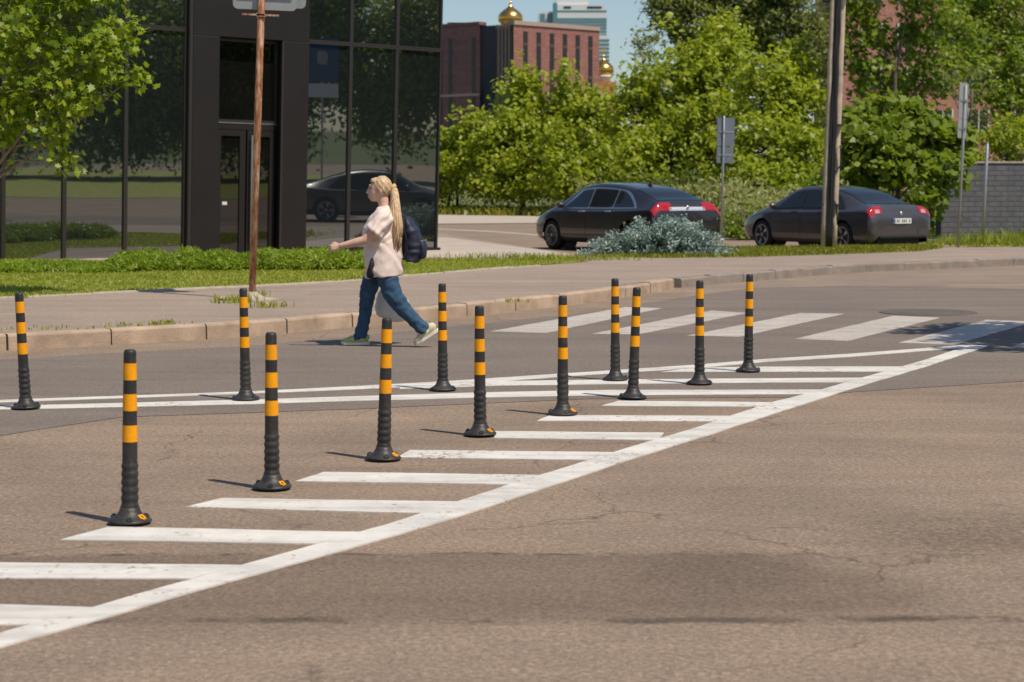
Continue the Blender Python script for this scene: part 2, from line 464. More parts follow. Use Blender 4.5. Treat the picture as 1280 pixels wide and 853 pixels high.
M['cable'] = simple('black_cable', (.012, .011, .014), .6)
M['ceramic'] = simple('white_ceramic', (.7, .68, .64), .3)
M['wall'] = brick_mat('dark_grey_block', (.115, .112, .122), (.135, .132, .142), (.085, .083, .09), 1.0, .40, .14)

# ------------------------------------------------------------------ sheets
def fill(bm, pts, skirt=0.0):
    """upward facing triangulated area; a skirt closes the edge of a thin layer down to the surface below"""
    from mathutils.geometry import delaunay_2d_cdt
    p2 = [Vector((p[0], p[1])) for p in pts]
    zs = [p[2] for p in pts]
    vo, eo, fo, ov, oe, of = delaunay_2d_cdt(p2, [], [list(range(len(p2)))], 1, 1e-5)
    vs = []
    for v, o in zip(vo, ov):
        vs.append(bm.verts.new((v.x, v.y, zs[o[0]] if o else zs[0])))
    for f in fo:
        fc = bm.faces.new([vs[k] for k in f]); fc.normal_update()
        if fc.normal.z < 0: fc.normal_flip()
    if skirt:
        n = len(pts)
        for i in range(n):
            a, b = pts[i], pts[(i + 1) % n]
            bm.faces.new([bm.verts.new(c) for c in ((a[0], a[1], a[2]), (a[0], a[1], a[2] - skirt), (b[0], b[1], b[2] - skirt), (b[0], b[1], b[2]))])

def sheet(name, pts, m, z=None, kind='structure', skirt=0.0):
    bm = bmesh.new()
    fill(bm, [Vector((p[0], p[1], p[2] if z is None else z)) for p in pts], skirt)
    return tag(from_bm(name, bm, m, recalc=False), kind=kind)

def pxs(pts, z=0.0):
    return [P(x, y, z) for x, y in pts]

def ragged(pts, step=.15, amp=.03, seed=1):
    """polyline (closed) with slightly irregular edges"""
    out = []
    n = len(pts)
    for i in range(n):
        a, b = Vector(pts[i]), Vector(pts[(i + 1) % n])
        k = max(1, min(400, int((b - a).length / step)))
        for j in range(k):
            p = a.lerp(b, j / k)
            d = Vector((mnoise.noise(p * 1.7 + Vector((seed, 0, 0))) + .5 * mnoise.noise(p * 6 + Vector((seed, 3, 0))),
                        mnoise.noise(p * 1.7 + Vector((0, seed, 5))) + .5 * mnoise.noise(p * 6 + Vector((2, seed, 0))), 0))
            out.append(p + d * amp)
    return out

# ground to the horizon
sheet('ground', [(-3000, -3000, 0), (3000, -3000, 0), (3000, 3000, 0), (-3000, 3000, 0)], M['field'], -.03)
sheet('road', [(-60, -22, 0), (90, -22, 0), (90, 83, 0), (-14, 83, 0), (-14, 40, 0), (-60, 18, 0)], M['road'], 0.0)

# smooth grey carriageway beyond the hatching
grey = [Vector((-12, 7.4, 0))] + pxs([(-160, 566), (0, 545), (150, 522), (440, 512), (740, 499), (1000, 497), (1060, 491), (1280, 477), (1500, 466)]) + \
       [P(1560, 352), P(1280, 361), P(1060, 357), P(940, 360), P(852, 372), P(740, 391), P(440, 421), P(320, 432), P(0, 450), P(-200, 462), P(-200, 462) - Vector((7.9, 6.0, 0))]
sheet('road_grey_lane', ragged(grey, .2, .025, 3), M['grey'], .003)
sheet('road_gutter_dust', ragged(pxs([(852, 373), (940, 361), (1060, 358), (1280, 362), (1580, 353), (1560, 329), (1280, 333), (1060, 343), (960, 351), (854, 361)]), .2, .02, 5), M['dust'], .005)

# road paint
def paint(name, polys, m, z):
    bm = bmesh.new()
    for k, pl in enumerate(polys):
        q = ragged(pxs(pl), .045, .010, len(pl) + k)
        fill(bm, [Vector((p.x, p.y, z)) for p in q], z - .0005)
    return tag(from_bm(name, bm, m, recalc=False), kind='structure')

hatch = [
    [(-90, 756), (0, 757), (120, 761), (62, 782), (-90, 783)],
    [(-60, 704), (0, 704.5), (302, 708), (238, 725), (-60, 724)],
    [(75, 676), (135, 660), (452, 666.5), (396, 681)],
    [(232, 635), (277, 624), (588, 628.5), (534, 643)],
    [(369, 602.5), (405, 591), (684, 595.5), (642, 606.5)],
    [(497, 572.7), (513, 563.7), (772, 566.5), (733, 576)],
    [(618, 548.5), (618, 540), (830, 542), (823, 551)],
    [(671, 527), (687, 520), (921, 521), (891, 527.5)],
    [(752, 508), (772, 502), (978, 504), (952, 509.5)],
    [(0, 508.5), (320, 500.5), (440, 496.5), (620, 491), (760, 488.6), (1034, 488), (1014, 493.5), (760, 495), (620, 497.5), (440, 502), (320, 506), (0, 513), (-160, 520), (-800, 553), (-800, 547), (-160, 515)],
    [(500, 481.2), (620, 477.5), (760, 475.5), (960, 473.8), (1082, 473), (1056, 479), (960, 479), (760, 481.2), (620, 483), (500, 487)],
    [(826, 465.8), (866, 460.5), (960, 459.3), (1133, 459), (1108, 465.5), (960, 465.6)],
]
paint('hatched_road_marking', hatch, M['white'], .006)
paint('edge_road_marking', [
    [(-800, 531), (-120, 505.5), (0, 501.2), (320, 490.2), (440, 484), (560, 477.5), (740, 465.6), (870, 457), (960, 449.5), (1060, 443.5), (1202, 432.6), (1236, 432.6),
     (1180, 437.5), (1060, 447.2), (960, 453), (870, 461), (740, 469.2), (560, 482.3), (440, 487.8), (320, 492.8), (0, 504), (-120, 508.5), (-800, 534.5)]], M['white'], .007)
paint('diagonal_road_marking', [
    [(-150, 834), (0, 794), (120, 760), (240, 726), (360, 692.5), (480, 658.5), (577, 627), (675, 595), (773, 565), (878, 533.5), (960, 505.5), (1024, 489), (1089, 470), (1153, 452), (1210, 433),
     (1236, 433), (1160, 458.5), (1096, 477.5), (1034, 496.5), (972, 516.5), (888, 544), (784, 576.5), (688, 609), (590, 641.5), (490, 672), (366, 707), (246, 740), (124, 776), (0, 811), (-150, 852)]], M['white'], .008)
paint('crosswalk_marking', [
    [(613, 415), (682, 417), (827, 386), (782, 384.5)], [(740, 418), (797, 418.7), (934, 392), (889, 389)], [(859, 420.5), (924, 421.7), (1055, 393), (1000, 392)],
    [(993.5, 424.5), (1059, 427), (1175, 398), (1117, 395.4)], [(1123, 429.5), (1192, 431.5), (1293, 403), (1233, 400.5)], [(1264, 434.6), (1338, 438), (1420, 408), (1360, 405)]], M['white_old'], .006)

# manhole ring in the carriageway
bm = bmesh.new()
lathe(bm, [(0, .0001), (.012, .0001), (.012, .33), (.014, .34), (.014, .36), (.008, .37), (.008, .53), (.012, .54), (.012, .575), (0, .58)], 40, False)
mh = from_bm('manhole_cover', bm, simple('worn_manhole_iron', (.115, .095, .080), .85, .0, var=.2, vscale=6, bump=.5))
mh.location = P(1160, 391.5, .0)
tag(mh, 'round dark manhole cover set in the grey asphalt behind the crosswalk', 'manhole cover')

# ------------------------------------------------------------------ kerb, pavement, lawn
KZ = .15
KA = [(-190, 451), (0, 439), (160, 430.5), (320, 421), (440, 409.5), (600, 394), (740, 379), (800, 369), (852, 360)]
KB = [(852, 360), (900, 355), (960, 350), (1060, 341.5), (1160, 337), (1280, 332), (1600, 321)]
def resample(pts, step):
    out = [pts[0]]; acc = 0
    for a, b in zip(pts, pts[1:]):
        L_ = (b - a).length; t = step - acc
        while t < L_:
            out.append(a.lerp(b, t / L_)); t += step
        acc = L_ - (t - step)
    return out
def flat(pts, z):
    return [Vector((p.x, p.y, 0)) for p in pxs(pts, z)]
def kerb(name, line, h, w, length, gap, m, seed):
    rnd = random.Random(seed)
    pts = resample(line, length)
    bm = bmesh.new()
    for a, b in zip(pts, pts[1:]):
        t = (b - a).normalized(); n = Vector((-t.y, t.x, 0))
        a2 = a + t * rnd.uniform(gap * .2, gap); b2 = b - t * rnd.uniform(gap * .2, gap)
        off = n * rnd.uniform(-.008, .008); hz = h + rnd.uniform(-.008, .008)
        vs = []
        ang = 0.018
        for q in (a2, b2):
            for (o_, z_) in ((0, -.1), (0.004, hz - .025), (.012, hz - .008), (.03, hz), (w, hz), (w, -.1)):
                vs.append(bm.verts.new(q + off + n * o_ + Vector((0, 0, z_))))
        for i in range(6):
            j = (i + 1) % 6
            bm.faces.new((vs[i], vs[j], vs[6 + j], vs[6 + i]))
        bm.faces.new(vs[:6]); bm.faces.new(vs[6:][::-1])
    return tag(from_bm(name, bm, m), kind='structure')
ka = pxs(KA); kb = pxs(KB)
ka = [ka[0] - Vector((7.9, 6.0, 0))] + ka
kerb('kerb', ka, KZ, .16, 1.04, .014, M['kerb'], 2)
kerb('kerb_concrete', kb, .142, .15, 1.0, .004, M['kerb2'], 4)
def offset(line, d):
    out = []
    for i, p in enumerate(line):
        t = (line[min(i + 1, len(line) - 1)] - line[max(i - 1, 0)]).normalized()
        out.append(p + Vector((-t.y, t.x, 0)) * d)
    return out
front = offset(ka, .13)[:-1] + offset(kb, .12)
back = pxs([(1640, 304), (1280, 308.5), (910, 313), (740, 319), (680, 312.5), (540, 291)], .145)
sheet('pavement', [p for p in front] + back + [Vector((-7, 52, 0)), Vector((-17, 46, 0)), Vector((-17, 11, 0))], M['side'], .145, skirt=.2)
# skirts so the raised pavement has an edge towards the side road
bm = bmesh.new()
bk = back + [Vector((-7, 52, 0)), Vector((-17, 46, 0))]
for a, b in zip(bk, bk[1:]):
    bm.faces.new([bm.verts.new((p.x, p.y, z)) for p, z in ((a, -.02), (b, -.02), (b, .145), (a, .145))])
tag(from_bm('pavement_edge', bm, simple('red_kerb_concrete', (.34, .22, .165), .9, var=.2, vscale=4)), kind='structure')
jl = resample(offset(ka, .155), .12)
jr = random.Random(6)
strip = [p + Vector((0, 0, .1475)) for p in jl] + [p + Vector((jr.uniform(-.01, .01), .018 + .05 * max(0, mnoise.noise(p * 1.3)) + jr.uniform(0, .015), .1475)) for p in reversed(jl)]
sheet('soil_joint', strip, simple('dark_soil', (.10, .078, .05), .95, var=.4, vscale=12, bump=.5))
# pale plaza by the building corner
sheet('plaza', pxs([(470, 322), (735, 322), (690, 314.5), (560, 297), (505, 297)], .149), M['plaza'])

LAWN = [(-260, 386), (0, 371.5), (200, 362.5), (400, 353), (560, 340), (690, 330), (737, 326.5), (700, 324), (600, 325), (470, 323), (240, 329), (0, 324), (-260, 322)]
def lawn_z(p):
    # falls gently towards the left end of the facade
    return .155
lawn_poly = pxs(LAWN, .155)
sheet('lawn', lawn_poly, M['lawn'], .153)
# lawn edging stones
kerb('lawn_edging', offset(flat([(-260, 387), (0, 372.8), (200, 363.8), (400, 354.2), (560, 341), (690, 331)], .15), 0), .165, .06, 1.0, .004, M['concrete'], 8)
verge_poly = pxs([(745, 321.5), (830, 322.5), (930, 321.5), (1060, 317.5), (1150, 314), (1180, 310), (1160, 307.5), (900, 311), (745, 318)], .15)
sheet('verge', verge_poly, M['lawn'], .150)
verge2 = pxs([(1190, 308), (1280, 309), (1500, 303), (1500, 297), (1280, 298), (1150, 304)], .15)
sheet('verge_by_wall', verge2, M['lawn'], .151)
far_green = [P(420, 268), P(560, 268.5), P(700, 270), P(800, 280), P(900, 297), P(960, 302), P(1120, 303.5), P(1500, 303.5), Vector((70, 60, 0)), Vector((70, 160, 0)), Vector((-60, 160, 0)), Vector((-60, 84, 0))]
sheet('meadow', far_green, M['field'], .03)
sheet('far_pavement', pxs([(440, 281), (560, 280.5), (690, 279.5), (780, 284), (800, 280), (700, 270), (560, 268.5), (440, 268)]), M['plaza'], .02)
paint('side_road_marking', [[(470, 283.2), (545, 286), (620, 289.6), (690, 294.8), (690, 296), (620, 290.6), (545, 286.9), (470, 284)]], M['white_old'], .004)

def inside(poly, X, Y):
    c = np.zeros(len(X), bool)
    n = len(poly)
    for i in range(n):
        x1, y1 = poly[i][0], poly[i][1]; x2, y2 = poly[(i + 1) % n][0], poly[(i + 1) % n][1]
        cond = ((y1 > Y) != (y2 > Y)) & (X < (x2 - x1) * (Y - y1) / (y2 - y1 + 1e-12) + x1)
        c ^= cond
    return c
def scatter(poly, n, rng):
    xs = [p[0] for p in poly]; ys = [p[1] for p in poly]
    out = np.zeros((0, 2))
    while len(out) < n:
        q = np.stack([rng.uniform(min(xs), max(xs), n * 2), rng.uniform(min(ys), max(ys), n * 2)], 1)
        out = np.concatenate([out, q[inside(poly, q[:, 0], q[:, 1])]])
    return out[:n]
def blades(pts, z, h, w, rng, lean=.5):
    """one bent blade (5 corners) per point"""
    n = len(pts)
    a = rng.uniform(0, 2 * np.pi, n); H = h * rng.uniform(.5, 1.25, n); W = w * rng.uniform(.7, 1.3, n)
    la = rng.uniform(0, 2 * np.pi, n); ln = rng.uniform(0, lean, n) * H
    base = np.stack([pts[:, 0], pts[:, 1], np.broadcast_to(z, n)], 1)
    d = np.stack([np.cos(a), np.sin(a), np.zeros(n)], 1) * W[:, None] / 2
    mid = base + np.stack([np.cos(la) * ln * .35, np.sin(la) * ln * .35, H * .6], 1)
    tip = base + np.stack([np.cos(la) * ln, np.sin(la) * ln, H], 1)
    return np.stack([base - d, base + d, mid + d * .8, tip, mid - d * .8], 1).reshape(-1, 3)

rng = np.random.default_rng(5)
pts = scatter(lawn_poly, 60000, rng)
keep = (pts[:, 0] > -11) & (pts[:, 0] < 3)
pts = pts[keep]
tag(np_mesh('lawn_grass', blades(pts, .15, .038, .016, rng, 1.2), 5, M['grass']), 'short yellow green lawn grass in front of the dark building', 'grass', kind='stuff')
pts = np.concatenate([scatter(verge_poly, 14000, rng), scatter(verge2, 6000, rng)])
tag(np_mesh('verge_grass', blades(pts, .148, .07, .022, rng, .9), 5, M['grass_dry']), 'yellowish grass strip between the pavement and the parked cars', 'grass', kind='stuff')
# tufts at the raised end of the lawn, at the kerb and round the rusty pole
tf = []
for (x, y, n, sx, h) in ((665, 325, 400, .9, .14), (705, 325, 220, .5, .10), (298, 378, 90, .14, .10), (336, 384, 60, .10, .07), (322, 371, 40, .08, .10), (205, 405.5, 50, .10, .05), (152, 407.5, 40, .12, .04), (60, 411, 40, .25, .04),
                         (30, 372, 30, .3, .06), (640, 377, 30, .12, .04), (1215, 305, 250, .5, .22), (1262, 304, 300, .5, .30)):
    c = P(x, y, .15)
    q = np.stack([rng.normal(c.x, sx, n), rng.normal(c.y, min(sx, .14) * (1 if sx < .3 else 1.6), n)], 1)
    tf.append(blades(q, .148, h, .018, rng, .9))
tag(np_mesh('weed_tufts', np.concatenate(tf), 5, M['grass']), 'weed tufts growing from pavement joints and along the kerb', 'weeds', kind='stuff')
# tall weeds beyond the side road
wp = pxs([(400, 268.6), (560, 268.8), (700, 270.5), (800, 280.5), (900, 298), (960, 302.5), (1060, 303), (1060, 292), (960, 288), (860, 275), (760, 262), (560, 260.5), (400, 260.5)])

# ------------------------------------------------------------------ foliage
def unit(a):
    return a / (np.linalg.norm(a, axis=-1, keepdims=True) + 1e-9)
RHOMB = np.array([(-.5, 0), (-.1, .26), (.28, .2), (.5, 0), (.28, -.2), (-.1, -.26)])
SMALL = np.array([(-.5, 0), (0, .27), (.5, 0), (0, -.27)])
ang = np.linspace(0, 2 * np.pi, 10, endpoint=False)
STAR = np.array([(-.34, 0), (-.42, .24), (-.16, .20), (-.06, .47), (.10, .22), (.26, .30), (.24, .14), (.55, 0), (.24, -.14), (.26, -.30), (.10, -.22), (-.06, -.47), (-.16, -.20), (-.42, -.24)])
STAR_ = np.array([(math.cos(a) * (.55 if i % 2 == 0 else .27), math.sin(a) * (.55 if i % 2 == 0 else .27)) for i, a in enumerate(ang)])
HEART = np.array([(-.42, 0), (-.5, .2), (-.3, .4), (.05, .34), (.5, 0), (.05, -.34), (-.3, -.4), (-.5, -.2)])
def leaves(Pts, N0, size, shape, rng, tilt=.6, droop=.25, fold=.25):
    n = len(Pts)
    nrm = unit(N0 + rng.normal(0, tilt, (n, 3)))
    t = rng.normal(0, 1, (n, 3)); t[:, 2] -= droop
    t = unit(t - nrm * (t * nrm).sum(1, keepdims=True))
    b = np.cross(nrm, t)
    s = size * rng.uniform(.65, 1.3, n)
    k = len(shape)
    V = Pts[:, None, :] + s[:, None, None] * (shape[None, :, 0:1] * t[:, None, :] + shape[None, :, 1:2] * b[:, None, :] + fold * np.abs(shape[None, :, 1:2]) * nrm[:, None, :])
    return V.reshape(-1, 3), k

def tubes(bm, segs, seg=6):
    for p0, r0, p1, r1 in segs:
        limb(bm, [p0, p1], [r0, r1], seg)

def branch(a, b, r0, r1, rnd, n=4, wob=.06, out=None):
    """wobbly tapered limb as a point list"""
    a, b = Vector(a), Vector(b)
    L_ = (b - a).length
    pts, rad = [], []
    for i in range(n + 1):
        t = i / n
        p = a.lerp(b, t)
        if 0 < i < n:
            p += Vector((rnd.uniform(-1, 1), rnd.uniform(-1, 1), rnd.uniform(-.5, .5))) * wob * L_
        p.z += .10 * L_ * math.sin(t * math.pi) * .5
        pts.append(p); rad.append(r0 + (r1 - r0) * t)
    return pts, rad

def tree(name, label, cat, base, lobes, mat, leaf=.16, shape=RHOMB, cl=.4, dens=1.0, per=26, trunk=.12, bark='bark', group=None, seed=1, stems=1, upward=.5, spike=.0, shell=(.5, 1.03), twigs=True, zsq=.75):
    """lobes: (centre, (rx, ry, rz)). Trunk with limbs into every lobe, a crown of leaf clumps spread through the lobes"""
    rng = np.random.default_rng(seed); rnd = random.Random(seed)
    base = Vector(base)
    root = empty(name, base); tag(root, label, cat, group)
    bm = bmesh.new()
    zc = np.mean([c[2] for c, r in lobes])
    lowest = min(c[2] - r[2] for c, r in lobes)
    starts = []
    for s in range(stems):
        top = Vector((np.mean([c[0] for c, r in lobes]) * .6 + base.x * .4 + rnd.uniform(-.3, .3) * (stems > 1), base.y + rnd.uniform(-.2, .2), max(base.z + .8, zc)))
        b0 = base + Vector((rnd.uniform(-.25, .25), rnd.uniform(-.25, .25), 0)) * (stems > 1)
        p, r = branch(b0 - Vector((0, 0, .1)), top, trunk, trunk * .45, rnd, 6, .03)
        limb(bm, [q - base for q in p], r, 9); starts.append(p)
    VV = []
    k = 4
    for li, (c, rr) in enumerate(lobes):
        c = np.array(c, float); rr = np.array(rr, float)
        sp = starts[li % stems]
        k0 = rnd.randint(2, 5)
        p, r = branch(sp[k0], Vector(c), trunk * .36, trunk * .12, rnd, 4)
        limb(bm, [q - base for q in p], r, 6)
        area = 4 * math.pi * ((rr[0] * rr[1]) ** 1.6 / 3 + (rr[0] * rr[2]) ** 1.6 / 3 + (rr[1] * rr[2]) ** 1.6 / 3) ** (1 / 1.6)
        ncl = max(6, int(dens * area / (cl * cl) * .75))
        d = unit(rng.normal(0, 1, (ncl, 3)))
        q = rng.uniform(shell[0], shell[1], ncl)
        cc = c + d * rr * q[:, None]
        cc[:, 2] += spike * rng.exponential(.5, ncl) * cl * (d[:, 2] > -.2)
        cs = cl * rng.uniform(.5, 1.25, ncl)
        if twigs:
            for i in range(0, ncl, 3):
                pp, r2 = branch(Vector(c) + Vector(d[i] * rr * .1), Vector(cc[i]), trunk * .14, .012, rnd, 2)
                limb(bm, [x - base for x in pp], r2, 4)
        npc = np.maximum(3, (per * (cs / cl) ** 2 * rng.uniform(.7, 1.3, ncl)).astype(int))
        idx = np.repeat(np.arange(ncl), npc)
        off = rng.normal(0, .5, (len(idx), 3)) * cs[idx, None]
        off[:, 2] *= zsq
        off[:, 2] -= .12 * (off[:, 0] ** 2 + off[:, 1] ** 2) / (cl + .01)
        pt = cc[idx] + off
        n0 = unit(d[idx] * .45 + np.array([.39, -.24, .81]) * (upward + .25) + off / (cs[idx, None] + .01) * .3)
        v, k = leaves(pt, n0, leaf, shape, rng)
        VV.append(v)
    V = np.concatenate(VV) - np.array(base)
    V[:, 2] = np.maximum(V[:, 2], .03)
    from_bm('trunk', bm, M[bark], root, smooth=True)
    np_mesh('crown', V, k, mat, root)
    return root

def lob(px, py, rpx, rpy, Y, dy=0.0, rdep=None):
    c = PY(px, py, Y + dy); s = (Y + dy) / F
    rx = rpx * s; rz = rpy * s
    return (tuple(c), (rx, rdep if rdep else (rx * .6 + rz * .4), rz))
def gp(px, Y, z=.02):
    return Vector(((px - 640) / F * Y, Y, z))

q = scatter(wp, 22000, rng)
hh = (1.35 + .5 * np.array([mnoise.noise(Vector((x * .6, y * .3, 1))) for x, y in q])) * np.sqrt(rng.uniform(.02, 1, len(q)))
W1 = leaves(np.stack([q[:, 0], q[:, 1], .05 + hh], 1), np.tile(np.array([[.39, -.6, .7]]), (len(q), 1)), .20, np.array([(-.5, 0), (0, .16), (.5, 0), (0, -.16)]), rng, .6, -1.2)[0]
tag(np_mesh('tall_weeds', W1, 4, M['weeds']), 'tall pale green weeds along the far side of the side road', 'weeds', kind='stuff')
q = scatter(pxs([(400, 269.3), (560, 269.5), (700, 271.5), (800, 282), (800, 278), (700, 267.5), (560, 265.5), (400, 265.5)]), 5000, rng)
tag(np_mesh('yellow_grass', blades(q, .02, .35, .09, rng, 1.5), 5, M['grass_dry']), 'yellowish short grass edging the side road below the tall weeds', 'grass', kind='stuff')

# ------------------------------------------------------------------ trees
GB = 'bushy young trees behind the side road'
tree('young_tree', 'bushy yellow green tree touching the dark building corner', 'tree', gp(566, 89),
     [lob(558, 200, 34, 36, 89), lob(594, 176, 28, 32, 88), lob(548, 225, 30, 26, 87), lob(604, 215, 32, 34, 86)], M['leaf_yel'], .25, RHOMB, .46, 1.35, 26, .09, group=GB, seed=11, stems=2, spike=1.2)
tree('young_tree', 'bushy yellow green tree whose top hides the red building corner', 'tree', gp(655, 87),
     [lob(650, 150, 34, 48, 87), lob(630, 190, 36, 40, 86), lob(676, 185, 36, 44, 86), lob(650, 225, 46, 24, 85), lob(655, 115, 16, 26, 87)], M['leaf_yel'], .25, RHOMB, .46, 1.35, 26, .09, group=GB, seed=12, stems=2, spike=1.3)
tree('young_tree', 'bushy tree with two pointed tops right below the white tower', 'tree', gp(725, 85),
     [lob(712, 150, 26, 44, 86), lob(740, 165, 34, 44, 85), lob(700, 195, 34, 38, 84), lob(755, 205, 40, 36, 84), lob(712, 225, 50, 22, 83), lob(708, 108, 12, 18, 86)], M['leaf_yel'], .25, RHOMB, .46, 1.35, 26, .10, group=GB, seed=13, stems=2, spike=1.2)
tree('spreading_tree', 'wide green tree rising above the black hatchback', 'tree', gp(850, 72),
     [lob(800, 150, 40, 50, 73), lob(845, 120, 44, 56, 73), lob(895, 100, 44, 54, 73), lob(880, 160, 52, 46, 71), lob(830, 200, 54, 40, 71), lob(905, 210, 52, 42, 70), lob(800, 215, 40, 36, 70), lob(905, 60, 24, 34, 74), lob(875, 90, 26, 34, 74)],
     M['leaf_yel'], .23, RHOMB, .44, 1.3, 26, .16, seed=14, stems=2, spike=1.0)
tree('spreading_tree', 'green tree between the grey sign and the utility pole', 'tree', gp(985, 64),
     [lob(955, 120, 46, 48, 66), lob(1000, 145, 40, 50, 66), lob(960, 190, 50, 44, 64), lob(1010, 210, 40, 42, 63), lob(950, 235, 44, 26, 61), lob(1015, 255, 34, 26, 60), lob(990, 90, 30, 34, 67)],
     M['leaf_yel'], .22, RHOMB, .42, 1.3, 26, .14, seed=15, stems=2, spike=.8)
tree('tall_tree', 'tall dull olive tree standing far behind, its left edge against the sky', 'tree', gp(900, 125),
     [lob(865, 30, 36, 50, 125), lob(835, 10, 26, 30, 124), lob(920, 20, 50, 60, 126), lob(980, 30, 48, 60, 126), lob(1010, 70, 40, 50, 125), lob(880, -40, 60, 50, 126), lob(960, -40, 60, 50, 126)],
     M['leaf_dull'], .30, RHOMB, .6, 1.2, 28, .25, seed=16)
tree('slim_tree', 'slim bluish green tree with loose pointed top against the sky', 'tree', gp(800, 100),
     [lob(803, 85, 15, 34, 100), lob(797, 60, 9, 22, 100), lob(815, 60, 12, 22, 101), lob(812, 110, 22, 30, 99)], M['leaf_dull'], .20, RHOMB, .4, .6, 14, .1, seed=17, spike=1.2)
tree('broadleaf_tree', 'broad leaved tree with layered leaves above the grey saloon', 'tree', gp(1114, 54),
     [lob(1085, 175, 46, 26, 54, -1), lob(1145, 165, 50, 26, 54), lob(1110, 140, 40, 22, 54.5), lob(1075, 215, 40, 24, 53), lob(1165, 205, 40, 24, 54), lob(1120, 205, 44, 24, 52.6), lob(1190, 180, 24, 26, 54), lob(1060, 150, 26, 26, 54), lob(1180, 240, 22, 14, 53), lob(1192, 215, 28, 22, 51), lob(1168, 250, 20, 22, 51)],
     M['leaf_cat'], .24, HEART, .36, 1.25, 13, .10, 'bark_pale', seed=18, stems=2, upward=1.0, spike=.2, zsq=.4)
tree('maple_tree', 'tall maple with dark slender trunk in front of the pink building', 'tree', gp(1112, 66),
     [lob(1075, 30, 36, 30, 66), lob(1120, 55, 30, 26, 67), lob(1160, 20, 40, 34, 67), lob(1095, 95, 30, 26, 66), lob(1170, 75, 36, 26, 68), lob(1066, 75, 20, 26, 66), lob(1130, -30, 60, 30, 66), lob(1060, -10, 30, 26, 66), lob(1195, 55, 34, 40, 70), lob(1150, 110, 40, 26, 69), lob(1100, 120, 40, 30, 68)],
     M['leaf_mid'], .22, STAR, .42, 1.0, 17, .13, seed=19, upward=.8)
tree('leafy_tree', 'dark green tree filling the upper right corner', 'tree', gp(1262, 78),
     [lob(1225, 40, 40, 40, 79), lob(1265, 80, 36, 50, 78), lob(1230, 105, 40, 34, 77), lob(1280, 140, 40, 40, 77), lob(1290, 30, 50, 50, 79), lob(1220, -10, 50, 30, 79)],
     M['leaf_mid'], .20, RHOMB, .42, 1.1, 22, .16, seed=20)
tree('thin_tree', 'thin leaved greyish tree with bare twigs above the brick wall', 'tree', gp(1215, 62),
     [lob(1205, 100, 36, 30, 63), lob(1240, 150, 30, 26, 62), lob(1180, 90, 30, 26, 63)], M['leaf_dull'], .17, RHOMB, .4, .45, 10, .09, seed=21)
SG = 'shrubs behind the brick wall and the saloon'
tree('shrub', 'yellow green shrub leaning over the dark brick wall', 'shrub', gp(1262, 57),
     [lob(1225, 185, 34, 22, 57), lob(1265, 175, 34, 28, 57), lob(1290, 195, 34, 28, 57), lob(1215, 205, 24, 14, 56)], M['leaf_yel'], .17, RHOMB, .34, 1.0, 18, .05, group=SG, seed=22, stems=3)
tree('shrub', 'dark green shrub right behind the saloon roof', 'shrub', gp(1085, 57),
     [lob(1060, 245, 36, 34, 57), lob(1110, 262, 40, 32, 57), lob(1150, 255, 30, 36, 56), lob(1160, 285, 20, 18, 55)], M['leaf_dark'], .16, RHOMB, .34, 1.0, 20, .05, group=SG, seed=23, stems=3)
tree('shrub', 'dense green shrub behind the saloon bonnet', 'shrub', gp(1000, 55),
     [lob(965, 262, 30, 20, 56), lob(1005, 255, 34, 30, 56), lob(940, 275, 24, 16, 54)], M['leaf_mid'], .15, RHOMB, .34, 1.0, 20, .05, group=SG, seed=24, stems=3)
tree('shrub', 'low rounded shrub between the two parked cars', 'shrub', gp(932, 50.5),
     [lob(930, 288, 24, 14, 50.5), lob(915, 283, 16, 16, 51), lob(950, 284, 18, 14, 51)], M['leaf_mid'], .10, RHOMB, .22, 1.4, 20, .04, group=SG, seed=25, stems=3)
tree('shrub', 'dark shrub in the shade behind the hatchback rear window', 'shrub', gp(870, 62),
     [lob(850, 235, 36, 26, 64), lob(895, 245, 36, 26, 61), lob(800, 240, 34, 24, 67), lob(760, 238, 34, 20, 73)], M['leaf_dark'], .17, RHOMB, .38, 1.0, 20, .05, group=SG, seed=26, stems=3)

# plane tree whose branches hang into the picture at the upper left, trunk beyond the frame
YL = 24.0
tree('plane_tree', 'plane tree branch with lobed bright leaves hanging into the upper left corner', 'tree', gp(-85, YL + .4, .15),
     [lob(20, 40, 42, 50, YL), lob(80, 35, 46, 40, YL), lob(125, 70, 36, 34, YL - .2), lob(150, 45, 20, 26, YL), lob(60, 110, 40, 36, YL), lob(100, 120, 34, 26, YL - .2), lob(20, 130, 30, 32, YL),
      lob(70, 170, 18, 22, YL - .1), lob(82, 200, 8, 12, YL - .1), lob(168, 92, 12, 12, YL - .2), lob(5, 175, 9, 10, YL), lob(-70, 60, 70, 90, YL + .6), lob(-150, 20, 90, 90, YL + .5), lob(30, -50, 90, 50, YL + .5), lob(110, -20, 50, 30, YL)],
     M['leaf_plane'], .112, STAR, .22, 1.25, 17, .07, 'bark_pale', seed=31, upward=.7)
# tree at the right, outside the frame: its branches throw the shadow at the end of the crosswalk
tree('roadside_tree', 'roadside tree just outside the right edge, its shadow on the crosswalk end', 'tree', (8.9, 16.6, .1),
     [((6.7, 17.5, 4.3), (.75, .5, .35)), ((7.6, 17.1, 4.6), (1.0, .9, .8)), ((8.9, 16.8, 5.2), (1.3, 1.2, 1.0)), ((6.4, 18.7, 4.2), (.55, .5, .22)), ((7.1, 18.3, 4.6), (.8, .7, .4)), ((6.3, 16.6, 3.9), (.5, .25, .2)), ((7.3, 19.2, 4.5), (.6, .5, .25))],
     M['leaf_mid'], .16, STAR, .28, 1.1, 14, .13, seed=32)

